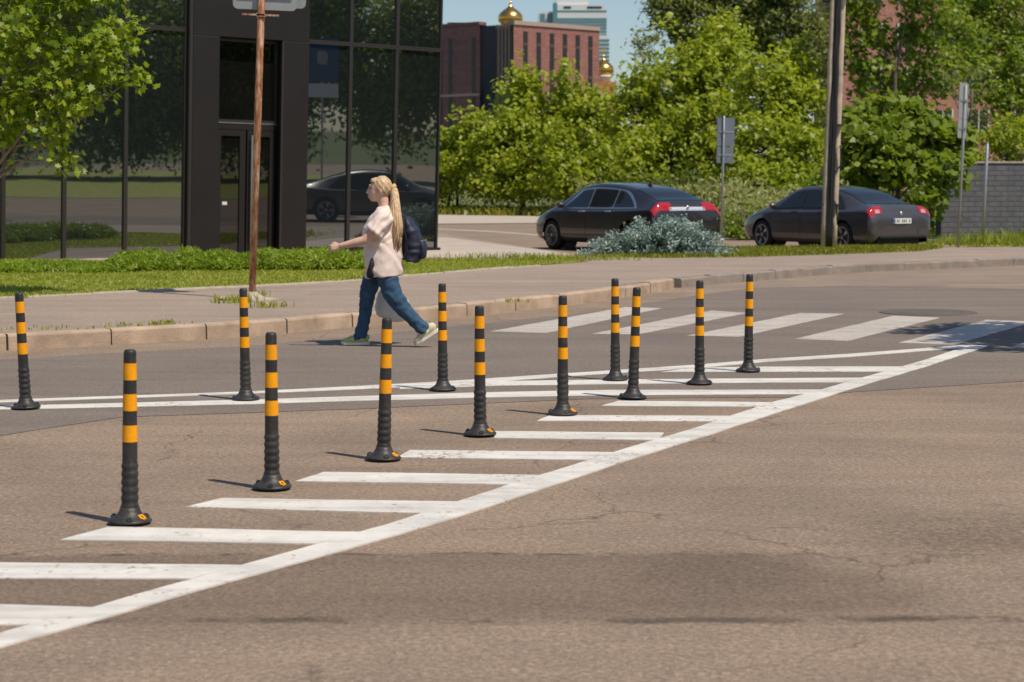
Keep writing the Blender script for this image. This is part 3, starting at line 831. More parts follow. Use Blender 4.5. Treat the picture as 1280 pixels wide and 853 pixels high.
# ------------------------------------------------------------------ ground-cover juniper along the facade
rng = np.random.default_rng(77)
def sprays(cx, n, rx, ry, h, z0, size, rng, mat_k=4):
    """low mound of feathery sprays round cx (x, y)"""
    a = rng.uniform(0, 2 * np.pi, n); q = np.sqrt(rng.uniform(0, 1, n))
    x = cx[0] + rx * q * np.cos(a); y = cx[1] + ry * q * np.sin(a)
    hh = h * np.sqrt(np.maximum(0, 1 - q ** 2)) * rng.uniform(.55, 1.1, n) + .03
    pt = np.stack([x, y, z0 + hh], 1)
    n0 = unit(np.stack([np.cos(a) * q, np.sin(a) * q, np.full(n, .9)], 1))
    return leaves(pt, n0, size, np.array([(-.5, 0), (-.1, .11), (.5, 0), (-.1, -.11)]), rng, .9, -.9, .2)[0]
VV = []
for x in range(-60, 480, 11):
    base_y = 339.5 - max(0, x - 120) * .012
    c = P(x + rng.uniform(-4, 4), base_y + rng.uniform(-2, 1.5), .15)
    hgt = (.12 if x < 150 else .26) * rng.uniform(.75, 1.2)
    VV.append(sprays(c, 900, .36, .5, hgt, .15, .10, rng))
tag(np_mesh('juniper_ground_cover', np.concatenate(VV), 4, M['juniper']), 'bright green feathery juniper ground cover along the glass facade', 'ground cover', kind='stuff')

# blue spruce spreading on the verge
c0 = P(820, 319, .15)
sroot = empty('spruce_shrub', c0)
tag(sroot, 'low spreading blue spruce in front of the black hatchback', 'shrub')
bm = bmesh.new(); VV = []
rnd = random.Random(8)
s = c0.y / F
for i in range(330):
    ax = rnd.uniform(-1, 1)
    px = 820 + ax * 99; env = (1 - abs(ax) ** 3.5)
    zt = (50 * env * (1 if ax > -.35 else .72) + 6) * s * rnd.uniform(.15, 1.0)
    tip = Vector((c0.x + ax * 99 * s, c0.y + rnd.uniform(-.55, .6) - .25 * (1 - zt), zt + .0)) - c0
    st = Vector((tip.x * .35, tip.y * .2, tip.z * .5))
    pts, rad = branch(st, tip, .015, .005, rnd, 3)
    limb(bm, pts, rad, 4)
    dv = (tip - st).normalized()
    nn = 62
    t = rng.uniform(.2, 1.05, nn) ** .8
    pp = np.array(st)[None] + np.outer(t, np.array(tip - st)) + rng.normal(0, .045, (nn, 3))
    side = rng.normal(0, 1, (nn, 3)); side[:, 2] = np.abs(side[:, 2]) * .4
    n0 = unit(side + np.array([0, 0, .8]))
    VV.append(leaves(pp, n0, .085, np.array([(-.5, 0), (0, .14), (.5, 0), (0, -.14)]), rng, .5, -.4, .15)[0])
from_bm('trunk', bm, M['bark'], sroot)
np_mesh('crown', np.maximum(np.concatenate(VV), [-99, -99, .02]), 4, M['spruce'], sroot)

# ------------------------------------------------------------------ bollards
def make_bollard():
    root = empty('bollard')
    bm = bmesh.new()
    prof = [(0.0, .100), (.007, .102), (.013, .096), (.022, .078), (.036, .059), (.054, .048), (.070, .0435)]
    lathe(bm, prof, 36)
    base = from_bm('base', bm, M['rubber'], root, True)
    for k in range(3):
        a = R(-80 + 120 * k)
        bm = bmesh.new()
        lathe(bm, [(0, .016), (.008, .016), (.014, .010), (.018, .009)], 6)
        bmesh.ops.translate(bm, verts=bm.verts[:], vec=(.085 * math.cos(a), .085 * math.sin(a), .012))
        from_bm('bolt', bm, M['black_plastic'], base)
    # yellow arrow mark on the flank of the base
    bm = bmesh.new()
    a0 = R(-28)
    for (da, r0, r1) in ((-.22, .064, .092), (.10, .064, .092)):
        for q in range(2):
            pass
        pts = [];
        for r_ in (r0, (r0 + r1) / 2, r1):
            zz = np.interp(r_, [.0435, .048, .059, .078, .096, .102], [.070, .054, .036, .022, .013, .007]) + .004
            aa = a0 + da * (1 if r_ < .09 else .35)
            pts.append((r_ * math.cos(aa), r_ * math.sin(aa), zz))
        limb(bm, pts, [.005, .006, .005], 6)
    limb(bm, [(.066 * math.cos(a0 + da_), .066 * math.sin(a0 + da_), .034) for da_ in (-.22, -.06, .10)], [.005] * 3, 6)
    from_bm('arrow_mark', bm, M['band'], base)
    # ribbed post
    pr = [(.050, .044)]
    for i in range(73):
        z = .055 + .225 * i / 72
        pr.append((z, .0375 - .0025 * (z - .05) / .23 + .0042 * (math.cos(2 * math.pi * i / 12 + math.pi) * .5 + .5) ** .8))
    pr += [(.29, .0352), (.375, .0345), (.600, .0312), (.743, .0295), (.785, .0290), (.797, .0272), (.803, .0215)]
    bm = bmesh.new(); lathe(bm, pr, 28)
    from_bm('post', bm, M['rubber'], root, True)
    for z0, z1 in ((.375, .453), (.520, .598), (.663, .741)):
        bm = bmesh.new()
        r0 = np.interp(z0, [.29, .375, .6, .743], [.0352, .0345, .0312, .0295]) + .0009
        r1 = np.interp(z1, [.29, .375, .6, .743], [.0352, .0345, .0312, .0295]) + .0009
        lathe(bm, [(z0, r0), (z0 + .02, r0), (z1 - .02, r1), (z1, r1)], 28, False)
        from_bm('reflective_band', bm, M['band'], root, True)
    return root
BOL = [  # base px, lean, label
    (28, 514, -.040, 'black and orange bollard at the left edge, leaning left by the double white line'),
    (157, 660, .017, 'nearest bollard, standing at the left end of a cracked white stripe'),
    (305, 503, -.012, 'bollard in the back row beside the kerb, left of the walking woman'),
    (337, 616, .004, 'second nearest bollard, between two hatch stripes'),
    (478, 579, .030, 'bollard leaning right whose top overlaps the white plastic bag'),
    (553, 491, -.004, 'back row bollard just right of the woman trailing shoe'),
    (600, 548, -.006, 'upright bollard at the left end of a short white stripe, fourth nearest'),
    (704, 522, -.003, 'bollard in front of the first crosswalk bar, fifth nearest'),
    (770, 478, -.008, 'bollard standing farther back, left one of the close overlapping pair'),
    (792, 501, .032, 'bollard leaning right, nearer one of the close overlapping pair'),
    (876, 483, -.006, 'second bollard from the right, in front of a crosswalk bar'),
    (937, 467, .006, 'rightmost bollard and the one nearest the tip of the hatched area'),
]
proto = make_bollard()
for i, (x, y, ln, lab) in enumerate(BOL):
    o = proto if i == 0 else copy_tree(proto)
    c = P(x, y); c.y += .10; c.z = .012
    o.matrix_world = Matrix.Translation(c) @ Matrix.Rotation(ln - (x - 640) / 28800 * 0, 4, 'Y') @ Matrix.Rotation(R([0, 0, 40, -8, 3, 60, -4, 5, 90, 30, 50, 75][i]), 4, 'Z')
    tag(o, lab, 'bollard', 'black and orange bollards round the hatched area')

for o in [o for o in bpy.data.objects if o.name.split('.')[0] == 'bollard' and not any(k in o['label'] for k in ('nearest bollard', 'second nearest', 'top overlaps', 'fourth nearest', 'fifth nearest'))]:
    for b_ in o.children:
        for q in [q for q in b_.children if q.name.startswith('arrow_mark')]:
            bpy.data.objects.remove(q)

# ------------------------------------------------------------------ street furniture
LEAN = .026
def post(root, h, r, m, seg=14, name='pole'):
    bm = bmesh.new(); lathe(bm, [(-.1, r), (h * .5, r), (h - .01, r), (h, r * .7)], seg)
    return from_bm(name, bm, m, root, True)
def plate(root, xc, zc, w, h, y, m, name='sign_plate', th=.012, rad=.05):
    bm = bmesh.new()
    pts = []
    for cx, cz, a0 in ((w / 2 - rad, h / 2 - rad, 0), (-w / 2 + rad, h / 2 - rad, 90), (-w / 2 + rad, -h / 2 + rad, 180), (w / 2 - rad, -h / 2 + rad, 270)):
        for k in range(5):
            a = R(a0 + 90 * k / 4)
            pts.append((xc + cx + rad * math.cos(a), zc + cz + rad * math.sin(a)))
    f = bm.faces.new([bm.verts.new((p[0], y, p[1])) for p in pts])
    ex = bmesh.ops.extrude_face_region(bm, geom=[f])
    bmesh.ops.translate(bm, verts=[v for v in ex['geom'] if isinstance(v, bmesh.types.BMVert)], vec=(0, th, 0))
    # folded rim on the back
    return from_bm(name, bm, m, root)

# rusty pole in the pavement
c = P(315, 374, .145)
rp = empty('rusty_sign_pole', c, 0, .043)
tag(rp, 'leaning rusty pole carrying a grey sign plate seen from behind', 'sign pole')
post(rp, 4.6, .043, M['rust'], 20)
pl = plate(rp, .035, 3.86, .77, .74, -.065 + .12, M['plate_back'], rad=.06)
pl2 = plate(rp, .15, 3.90, .74, .74, .13, M['plate_back'], 'sign_plate', rad=.06)
bm = bmesh.new(); box(bm, -.22, .22, -.055, -.04, 3.41, 3.43); box(bm, -.05, .05, -.055, .05, 3.40, 3.44)
from_bm('clamp', bm, M['rust'], rp)
bm = bmesh.new(); box(bm, -.30, .36, .040, .054, 3.62, 3.66)
from_bm('bracket', bm, M['steel'], rp)
bm = bmesh.new(); box(bm, -.05, .03, .030, .048, 3.52, 4.2)
from_bm('backing_strip', bm, M['plate_blue'], rp)
bm = bmesh.new()
lathe(bm, [(0, .34), (.006, .34), (.012, .27), (.03, .12), (.07, .065), (.09, .05)], 18)
for v in bm.verts:
    d = 1 + .35 * mnoise.noise(Vector((v.co.x * 7, v.co.y * 7, 1)))
    v.co.x *= d * 1.35; v.co.y *= d
from_bm('footing', bm, M['concrete'], rp, True)

# utility pole made of two posts with cables between them
c = P(1034, 311, .15)
up_ = empty('utility_pole', c, 0, .024)
tag(up_, 'tall twin post utility pole wrapped in black cables, by the grey saloon', 'utility pole')
s = c.y / F
for x0, w0, w1, yy0 in ((-.095, .130, .115, -.13), (.115, .165, .150, 0)):
    bm = bmesh.new()
    lathe(bm, [(-.1 + 9.3 * q / 14, (w0 + (w1 - w0) * q / 14) / 2) for q in range(15)], 16)
    for v in bm.verts:
        v.co.y += yy0
        v.co.x += x0 + .006 * mnoise.noise(Vector((v.co.z * .8, x0 * 9, 0)))
    from_bm('post', bm, M['pole_wood'], up_, True)
rnd = random.Random(3)
for k in range(9):
    bm = bmesh.new()
    pts = []; x0 = rnd.uniform(-.055, .045); yy = -.16 - rnd.uniform(0, .05)
    for i in range(30):
        z = .02 + i * .30
        pts.append((x0 + .035 * mnoise.noise(Vector((z * .55, k * 7.1, 0))) + .02 * mnoise.noise(Vector((z * 2.1, k * 3.1, 2))), yy + .02 * mnoise.noise(Vector((z, k, 9))), z))
    limb(bm, pts, [rnd.choice((.022, .026, .034))] * 30, 6)
    from_bm('cable', bm, M['cable'], up_, True)
for z in (.9, 2.55):
    bm = bmesh.new(); box(bm, -.17, .215, -.175, .1, z, z + .035)
    from_bm('strap', bm, M['cable'], up_)
bm = bmesh.new()
limb(bm, [(-.02, -.12, 1.9), (.16, -.15, 2.15), (.2, -.13, 1.75), (.05, -.17, 1.55), (-.1, -.14, 1.3), (.14, -.16, .9), (.17, -.14, .5)], [.018] * 7, 6)
from_bm('cable', bm, M['cable'], up_, True)
bm = bmesh.new(); box(bm, .10, .26, -.2, -.1, 5.22, 5.42); bevel(bm, .02)
from_bm('junction_box', bm, M['ceramic'], up_)
bm = bmesh.new(); box(bm, -.30, -.13, -.14, .05, 5.08, 5.5); bevel(bm, .02)
from_bm('junction_box', bm, M['cable'], up_)

# two-plate sign behind the hatchback
def road_sign(c, rz, lean, h, plates, m, label, r=.03):
    o = empty('road_sign', c, rz, lean); tag(o, label, 'road sign', 'grey road signs seen from behind')
    post(o, h, r, M['steel'], 12)
    for (xc, zc, w, hh) in plates:
        plate(o, xc, zc, w, hh, .035, m, rad=.03, th=.015)
        bm = bmesh.new(); box(bm, xc - w * .42, xc + w * .42, .025, .034, zc - .02, zc + .02); box(bm, -r - .01, r + .01, -r - .008, .034, zc - .025, zc + .025)
        from_bm('clamp', bm, M['steel'], o)
    return o
c = gp(901.5, 49, .02)
zt = lambda py, Y: PY(640, py, Y).z
road_sign(c, R(32), .012, zt(146, 49) , [(.10, zt(166, 49), .56, .72), (.09, zt(195, 49), .54, .40)], M['plate_blue'], 'grey twin plate road sign behind the black hatchback')
c = P(1197.5, 308, .15)
Yq = c.y
road_sign(c, R(60), .030, zt(107, Yq) - .15, [(.0, zt(126, Yq) - .15, .62, .76), (.0, zt(161, Yq) - .15, .60, .40)], M['plate_back'], 'twin plate road sign seen almost edge on, beside the brick wall')
c = P(1228, 304, .15)
o = empty('steel_post', c, 0, .030); tag(o, 'thin bare steel post in front of the dark brick wall', 'post')
post(o, zt(180, c.y) - .15, .035, M['steel'], 12)
bm = bmesh.new(); lathe(bm, [(0, .034), (.02, .037), (.03, .02)], 12)
bmesh.ops.translate(bm, verts=bm.verts[:], vec=(0, 0, zt(180, c.y) - .15))
from_bm('cap', bm, M['plate_back'], o, True)

so = road_sign((15.6, 27.2, .0), math.atan2(.52, -.85) - R(90), .0, 5.4, [(0, 4.70, 1.0, 1.3), (0, 3.78, 1.0, .45)], simple('blue_sign_face', (.018, .075, .20), .4), 'blue road sign beyond the right edge, mirrored in the glass right of the door')
for ch_ in so.children:
    if ch_.name.startswith('sign_plate'): ch_.data.materials[0] = M['plate'] if ch_.data.vertices[0].co.z < 4.1 else ch_.data.materials[0]
plate(so, 0, 4.78, .34, .40, .052, M['plate_back'], 'pale_panel', th=.004, rad=.10)

# dark block wall
w0 = P(1176, 298); w1 = P(1500, 295)
wl = empty('brick_wall', w0, math.atan2(w1.y - w0.y, w1.x - w0.x), .0)
tag(wl, 'dark grey block wall with pale coping behind the sign posts', 'wall', kind='thing')
Lw = (w1 - w0).length
bm = bmesh.new(); box(bm, 0, Lw, 0, .3, -.1, 2.02)
from_bm('wall_body', bm, M['wall'], wl)
bm = bmesh.new(); box(bm, -.03, Lw + .03, -.03, .33, 2.022, 2.08); bevel(bm, .01)
from_bm('coping', bm, M['concrete'], wl)

# ------------------------------------------------------------------ dark glass building
A = gp(0, 34.4, 0); B = gp(545, 39.4, 0)
fdir = (B - A).normalized(); fang = math.atan2(fdir.y, fdir.x)
def fs(px):
    """distance along the facade from A of a pixel column near the eye level"""
    r = (px - 640) / F
    # A + s*fdir : x = r*y
    return (r * A.y - A.x) / (fdir.x - r * fdir.y)
SP = fs(300)                       # pivot by the door
piv = A + fdir * SP
bld = empty('office_building', piv, fang, LEAN)
tag(bld, 'dark office building with tinted glass facade and bronze entrance portal', 'building')
S = lambda px: fs(px) - SP
def bx(name, x0, x1, y0, y1, z0, z1, m, parent=bld, bev=0.0):
    bm = bmesh.new(); box(bm, x0, x1, y0, y1, z0, z1)
    if bev: bevel(bm, bev, 2)
    return from_bm(name, bm, m, parent)
ZB, ZT1, ZTOP = -.25, 4.36, 8.2
xL, xR = S(-150), S(545)
# core behind the glass
bx('core', xL, xR - .05, .25, 12, ZB, ZTOP - .05, M['bronze'])
bx('roof', xL - .1, xR + .06, -.12, 12.1, ZTOP, ZTOP + .35, M['bronze'])
bx('side_wall', xR - .045, xR, .10, 12, ZB, ZTOP, M['bronze'])
# portal
bx('portal_panel', S(234.5), S(267.5), -.14, .24, ZB, 4.27, M['bronze'], bev=.008)
bx('portal_panel', S(346), S(378), -.14, .24, ZB, 4.27, M['bronze'], bev=.008)
bx('portal_fascia', S(234.5), S(378), -.143, .24, 4.275, ZTOP - .01, M['bronze'], bev=.008)
bx('portal_edge', S(229.5), S(233.8), -.16, .1, ZB, ZTOP - .02, M['mullion'], bev=.006)
bx('portal_edge', S(344.2), S(346.6), -.155, -.141, ZB, 4.26, M['mullion'])
# windows
def window(x0, x1, z0, z1, m=None, fr=.035, y=0.0, name='window'):
    w = bx(name, x0 + fr, x1 - fr, y, y + .03, z0 + fr, z1 - fr, m or M['glass'])
    bm = bmesh.new()
    box(bm, x0, x0 + fr, y - .05, y + .06, z0, z1); box(bm, x1 - fr, x1, y - .05, y + .06, z0, z1)
    box(bm, x0 + fr, x1 - fr, y - .049, y + .06, z0, z0 + fr); box(bm, x0 + fr, x1 - fr, y - .049, y + .06, z1 - fr, z1)
    from_bm('frame', bm, M['mullion'], w)
    return w
left_cols = [-150, -72, 3, 79, 155, 229]
for a_, b_ in zip(left_cols, left_cols[1:]):
    window(S(a_) + .001, S(b_) - .001, ZB, ZT1)
    window(S(a_) + .001, S(b_) - .001, ZT1 + .005, ZTOP - .02)
right_cols = [378.5, 433, 490, 545]
for a_, b_ in zip(right_cols, right_cols[1:]):
    window(S(a_) + .001, S(b_) - .001, ZB + .02, ZT1 - .06)
    window(S(a_) + .001, S(b_) - .001, ZT1 - .055, ZTOP - .02)
bx('plinth', S(378.5), xR + .05, -.09, -.055, ZB, .30, M['bronze'])
# recessed entrance: upper light, double door, pull bars
yq = .10
window(S(268) + .002, S(345) - .002, 2.68, 4.26, M['glass_door'], .05, yq)
for a_, b_ in ((269, 307), (309, 344)):
    x0, x1 = S(a_), S(b_)
    d = bx('door', x0 + .12, x1 - .12, yq, yq + .03, .1, 2.42, M['glass_door'])
    bm = bmesh.new()
    box(bm, x0, x0 + .12, yq - .03, yq + .06, ZB, 2.54); box(bm, x1 - .12, x1, yq - .03, yq + .06, ZB, 2.54)
    box(bm, x0 + .12, x1 - .12, yq - .029, yq + .06, ZB, .1); box(bm, x0 + .12, x1 - .12, yq - .029, yq + .06, 2.42, 2.54)
    from_bm('frame', bm, M['bronze'], d)
    xh = x1 - .02 if a_ == 269 else x0 + .07
    if a_ == 309:
        bm = bmesh.new(); limb(bm, [(xh, yq - .10, .35), (xh, yq - .10, 2.44)], [.022, .022], 10)
        box(bm, xh - .012, xh + .012, yq - .10, yq - .03, .5, .53); box(bm, xh - .012, xh + .012, yq - .10, yq - .03, 2.2, 2.23)
        from_bm('handle', bm, M['bright'], d, False)
    else:
        bm = bmesh.new(); box(bm, x0 + .17, x0 + .27, yq - .012, yq - .002, 1.10, 1.16)
        from_bm('door_notice', bm, M['plate'], d)
bx('door_transom', S(268), S(345), yq - .035, yq + .06, 2.545, 2.675, M['bronze'])
bm = bmesh.new(); box(bm, S(268), S(345), yq - .045, yq - .036, 2.66, 2.676)
from_bm('transom_strip', bm, M['bright'], bld)

# ------------------------------------------------------------------ cars
def mono(xs, ys):
    xs = np.array(xs, float); ys = np.array(ys, float)
    h = np.diff(xs); d = np.diff(ys) / h
    m_ = np.zeros(len(xs)); m_[0] = d[0]; m_[-1] = d[-1]
    for i in range(1, len(xs) - 1):
        m_[i] = 0 if d[i - 1] * d[i] <= 0 else 2 * d[i - 1] * d[i] / (d[i - 1] + d[i])
    def f(x):
        x = min(max(x, xs[0]), xs[-1]); i = min(int(np.searchsorted(xs, x, 'right')) - 1, len(xs) - 2); i = max(i, 0)
        t = (x - xs[i]) / h[i]
        return ((2 * t ** 3 - 3 * t ** 2 + 1) * ys[i] + (t ** 3 - 2 * t ** 2 + t) * h[i] * m_[i] + (-2 * t ** 3 + 3 * t ** 2) * ys[i + 1] + (t ** 3 - t ** 2) * h[i] * m_[i + 1])
    return f

def car_paint(name, col, metal=.4):
    m, nt, N, L, b = new_mat(name)
    b.inputs['Base Color'].default_value = (*col, 1); b.inputs['Metallic'].default_value = metal
    b.inputs['Roughness'].default_value = .32; b.inputs['Coat Weight'].default_value = 1; b.inputs['Coat Roughness'].default_value = .04
    co = N.new('ShaderNodeTexCoord').outputs['Object']
    f = tex_noise(N, L, co, 2.0, 4, .6)
    r = ramp(N, [(.35, .30), (.7, .42)]); L.new(f, r.inputs['Fac']); L.new(r.outputs['Color'], b.inputs['Roughness'])
    return m

def make_car(name, label, spec, paintm, cat='car'):
    st = spec['stations']                 # x, sill z, belt z, top z, sill w, max w, belt w, roof w
    xs = [s[0] for s in st]
    fn = [mono(xs, [s[k] for s in st]) for k in range(1, 8)]
    def ctrl(x):
        zs, zb, zt_, ws, wm, wb, wt = [f(x) for f in fn]
        hg = zt_ - zb
        return [(ws, zs), (wm - .01, zs + .13), (wm, zs + .55 * (zb - zs)), (wm - .015, zb - .07), (wb, zb),
                (wt + .035, zb + .80 * hg), (wt - .07, zb + .955 * hg), (.5 * wt, zb + .99 * hg), (0, zt_)]
    def Sv(x, v):
        C = ctrl(x); n = len(C) - 1
        v = min(max(v, 0), n); i = min(int(v), n - 1); t = v - i
        p0 = C[max(i - 1, 0)]; p1 = C[i]; p2 = C[i + 1]; p3 = C[i + 2] if i + 2 <= n else (-C[n - 1][0], C[n - 1][1])
        ten = .32
        out = []
        for k in (0, 1):
            m1 = (p2[k] - p0[k]) * ten; m2 = (p3[k] - p1[k]) * ten
            out.append((2 * t ** 3 - 3 * t ** 2 + 1) * p1[k] + (t ** 3 - 2 * t ** 2 + t) * m1 + (-2 * t ** 3 + 3 * t ** 2) * p2[k] + (t ** 3 - t ** 2) * m2)
        return Vector((x, max(out[0], 0), out[1]))
    def Sn(x, v):
        e = .01
        a = Sv(x + e, v) - Sv(x - e, v); b = Sv(x, min(8, v + .05)) - Sv(x, max(0, v - .05))
        n = b.cross(a)
        if n.length < 1e-9: return Vector((0, 0, 1))
        n.normalize()
        return n if n.y >= -1e-6 or n.z > 0 else -n
    root = empty(name); tag(root, label, cat)
    x0, x1 = xs[0], xs[-1]
    wx = spec['wheels']; wr = .335; ar = .385
    # dense shell
    X = [x0 + (x1 - x0) * i / 190 for i in range(191)]
    X = sorted(set(X + [x0 + .15 * i / 14 for i in range(15)] + [x1 - .12 * i / 8 for i in range(9)]))
    Vv = np.concatenate([np.linspace(0, 4, 25), np.linspace(4, 8, 21)[1:]])
    bm = bmesh.new()
    grid = {}
    for sgn in (1, -1):
        for i, x in enumerate(X):
            for j, v in enumerate(Vv):
                if sgn == -1 and j == len(Vv) - 1:
                    grid[sgn, i, j] = grid[1, i, j]; continue
                p = Sv(x, v); grid[sgn, i, j] = bm.verts.new((p.x, p.y * sgn, p.z))
    for sgn in (1, -1):
        for i in range(len(X) - 1):
            for j in range(len(Vv) - 1):
                q = [grid[sgn, i, j], grid[sgn, i + 1, j], grid[sgn, i + 1, j + 1], grid[sgn, i, j + 1]]
                c = sum((k.co for k in q), Vector()) / 4
                if any((c.x - w) ** 2 + (c.z - wr) ** 2 < ar ** 2 for w in wx) and abs(c.y) > .55:
                    continue
                bm.faces.new(q if sgn == 1 else q[::-1])
    for i in (0, len(X) - 1):
        loop = [grid[1, i, j] for j in range(len(Vv))] + [grid[-1, i, j] for j in range(len(Vv) - 2, -1, -1)]
        bm.faces.new(loop)
    for v in bm.verts:                    # round the arches
        if v.is_boundary and abs(v.co.y) > .55 and v.link_faces:
            for w in wx:
                dx, dz = v.co.x - w, v.co.z - wr; d = math.hypot(dx, dz)
                if d < ar + .06 and v.co.z > .2:
                    v.co.x = w + dx / d * ar; v.co.z = wr + dz / d * ar
    bmesh.ops.delete(bm, geom=[v for v in bm.verts if not v.link_faces], context='VERTS')
    body = from_bm('body', bm, paintm, root, True)
    # underside and wheel wells
    bm = bmesh.new(); box(bm, x0 + .12, x1 - .12, -.62, .62, .18, .45)
    for w in wx:
        for sg in (1, -1):
            pr = []
            seg = 24
            a_ = [bm.verts.new((w + ar * 1.01 * math.cos(math.pi * 2 * k / seg), sg * .45, wr + ar * 1.01 * math.sin(math.pi * 2 * k / seg))) for k in range(seg)]
            b_ = [bm.verts.new((q.co.x, sg * .86, q.co.z)) for q in a_]
            for k in range(seg // 2 + 1):
                bm.faces.new((a_[k], a_[(k + 1) % seg], b_[(k + 1) % seg], b_[k]))
            bm.faces.new(a_)
    from_bm('underbody', bm, M['black_plastic'], root)
    def patch(name_, xa, xb, va, vb, m, off=.006, nx=24, nv=10, both=True, parent=root, fa=None, fb=None, sides=(1, -1), joined=False):
        """piece of the skin between x limits (functions of v allowed)"""
        obs = []
        bm = bmesh.new() if joined else None
        for sg in sides:
            if not joined: bm = bmesh.new()
            g = []
            for i in range(nx + 1):
                row = []
                for j in range(nv + 1):
                    v = va + (vb - va) * j / nv
                    a1 = fa(j / nv) if fa else xa; b1 = fb(j / nv) if fb else xb
                    x = a1 + (b1 - a1) * i / nx
                    p = Sv(x, v) + Sn(x, v) * off
                    row.append(bm.verts.new((p.x, p.y * sg, p.z)))
                g.append(row)
            for i in range(nx):
                for j in range(nv):
                    q = [g[i][j], g[i + 1][j], g[i + 1][j + 1], g[i][j + 1]]
                    bm.faces.new(q if sg == -1 else q[::-1])
            if not joined: obs.append(from_bm(name_, bm, m, parent, True, recalc=False))
        if joined:
            bmesh.ops.remove_doubles(bm, verts=bm.verts[:], dist=.002)
            obs.append(from_bm(name_, bm, m, parent, True, recalc=False))
        return obs
    W = spec['win']                       # rear-bottom, rear-top, front-bottom, front-top
    rb, rt, fb_, ft = W
    lerp = lambda a, b: (lambda t: a + (b - a) * t)
    curve = lambda a, b: (lambda t: a + (b - a) * t ** 1.6)
    patch('window_trim', 0, 0, 4.0, 5.03, M['chrome'] if spec['chrome'] else M['black_plastic'], .004, 40, 8, fa=curve(rb - .11, rt - .08), fb=lerp(fb_ + .11, ft + .08))
    bps = spec['pillars']
    cuts = [rb] + list(bps) + [fb_]
    cutt = [rt] + [min(max(b, rt + .05), ft - .05) for b in bps] + [ft]
    for k in range(len(cuts) - 1):
        g = .025
        patch('side_window', 0, 0, 4.13, 4.90, M['carglass'], .009, 20, 8,
              fa=(curve(cuts[k], cutt[k]) if k == 0 else lerp(cuts[k] + g, cutt[k] + g)), fb=lerp(cuts[k + 1] - g * (k < len(cuts) - 2), cutt[k + 1] - g * (k < len(cuts) - 2)))
    ws0, ws1 = spec['windshield']
    patch('windshield', ws0, ws1, 5.75, 8, M['carglass'], .006, 16, 12, joined=True)
    rg0, rg1 = spec['rearglass']
    patch('rear_window', rg0, rg1, 5.55, 8, M['carglass'], .007, 20, 14, joined=True)
    if spec.get('stripe_x'):
        a1, b1 = spec['stripe_x']
        patch('tailgate_trim', a1, b1, 6.55, 8, M['chrome'], .008, 4, 12, joined=True)
    la, lb, va, vb = spec['tail']
    patch('taillight', la, lb, va, vb, M['red_light'], .008, 16, 16)
    if spec.get('tailhighlight'):
        la, lb, va, vb = spec['tailhighlight']
        patch('taillight_highlight', la, lb, va, vb, M['lens_highlight'], .012, 8, 8)  # pale patch over the red lens, a highlight painted as colour
    # door seams, sill, handles
    bm = bmesh.new()
    for xd in spec['doors']:
        for sg in (1, -1):
            pp = []
            for j in range(11):
                v = .75 + 3.25 * j / 10
                p = Sv(xd, v) + Sn(xd, v) * .001; pp.append((p.x, p.y * sg, p.z))
            limb(bm, pp, [.0055] * 11, 4)
    from_bm('door_seam', bm, M['black_plastic'], body)
    for xd in spec['handles']:
        for sg in (1, -1):
            p = Sv(xd, 3.25)
            bm = bmesh.new(); box(bm, xd - .10, xd + .10, p.y * sg - .012, p.y * sg + .022 * 1, p.z - .012, p.z + .014) if sg > 0 else box(bm, xd - .10, xd + .10, p.y * sg - .022, p.y * sg + .012, p.z - .012, p.z + .014)
            bevel(bm, .006)
            from_bm('door_handle', bm, M['chrome'] if spec['chrome'] else paintm, root)
    for sg in (1, -1):
        xm = spec['mirror']; p = Sv(xm, 4.1)
        bm = bmesh.new()
        ball(bm, (xm, sg * (p.y + .12), p.z + .07), (.07, .105, .068), 14)
        mir = from_bm('mirror', bm, paintm, root, True)
        bm = bmesh.new(); box(bm, xm - .025, xm + .025, sg * (p.y + .06) - .07, sg * (p.y + .06) + .05, p.z - .005, p.z + .03)
        from_bm('mirror_arm', bm, M['black_plastic'], mir)
    # rear details
    zp = spec['plate_z']
    xr = x0 - .002
    pr = empty('number_plate_mount') if False else None
    bm = bmesh.new(); box(bm, xr - spec['plate_out'] - .012, xr - spec['plate_out'], -.26, .26, zp - .057, zp + .057)
    npz = from_bm('number_plate', bm, M['plate'], root)
    bm = bmesh.new(); xx = xr - spec['plate_out'] - .012
    box(bm, xx - .003, xx - .001, .215, .255, zp - .05, zp + .05)
    from_bm('plate_strip', bm, M['plate_eu'], npz)
    for k in range(8):
        if k in (2, 6): continue
        y = .16 - .052 * k
        bm = bmesh.new(); box(bm, xx - .003, xx - .001, y - .014, y + .014, zp - .030, zp + .030)
        from_bm('character', bm, M['plate_ink'], npz)
    bm = bmesh.new(); box(bm, xr - .03, xr + .14, -.66, .66, spec['bump_z'] - .035, spec['bump_z'] + .035); bevel(bm, .02)
    from_bm('bumper_insert', bm, M['black_plastic'], root)
    zb_, xb_ = spec['badge']
    bm = bmesh.new(); ball(bm, (xb_, 0, zb_), (.012, .04, .04), 12)
    from_bm('badge', bm, M['chrome'], root, True)
    if spec.get('fin'):
        p = Sv(spec['fin'], 8)
        bm = bmesh.new()
        q = [bm.verts.new(c) for c in ((p.x + .11, -.02, p.z - .005), (p.x + .11, .02, p.z - .005), (p.x - .10, -.025, p.z - .01), (p.x - .10, .025, p.z - .01), (p.x - .07, 0, p.z + .065), (p.x - .01, 0, p.z + .05))]
        for f in ((0, 1, 5), (1, 3, 4, 5), (0, 5, 4, 2), (2, 4, 3)): bm.faces.new([q[i] for i in f])
        from_bm('antenna', bm, paintm, root)
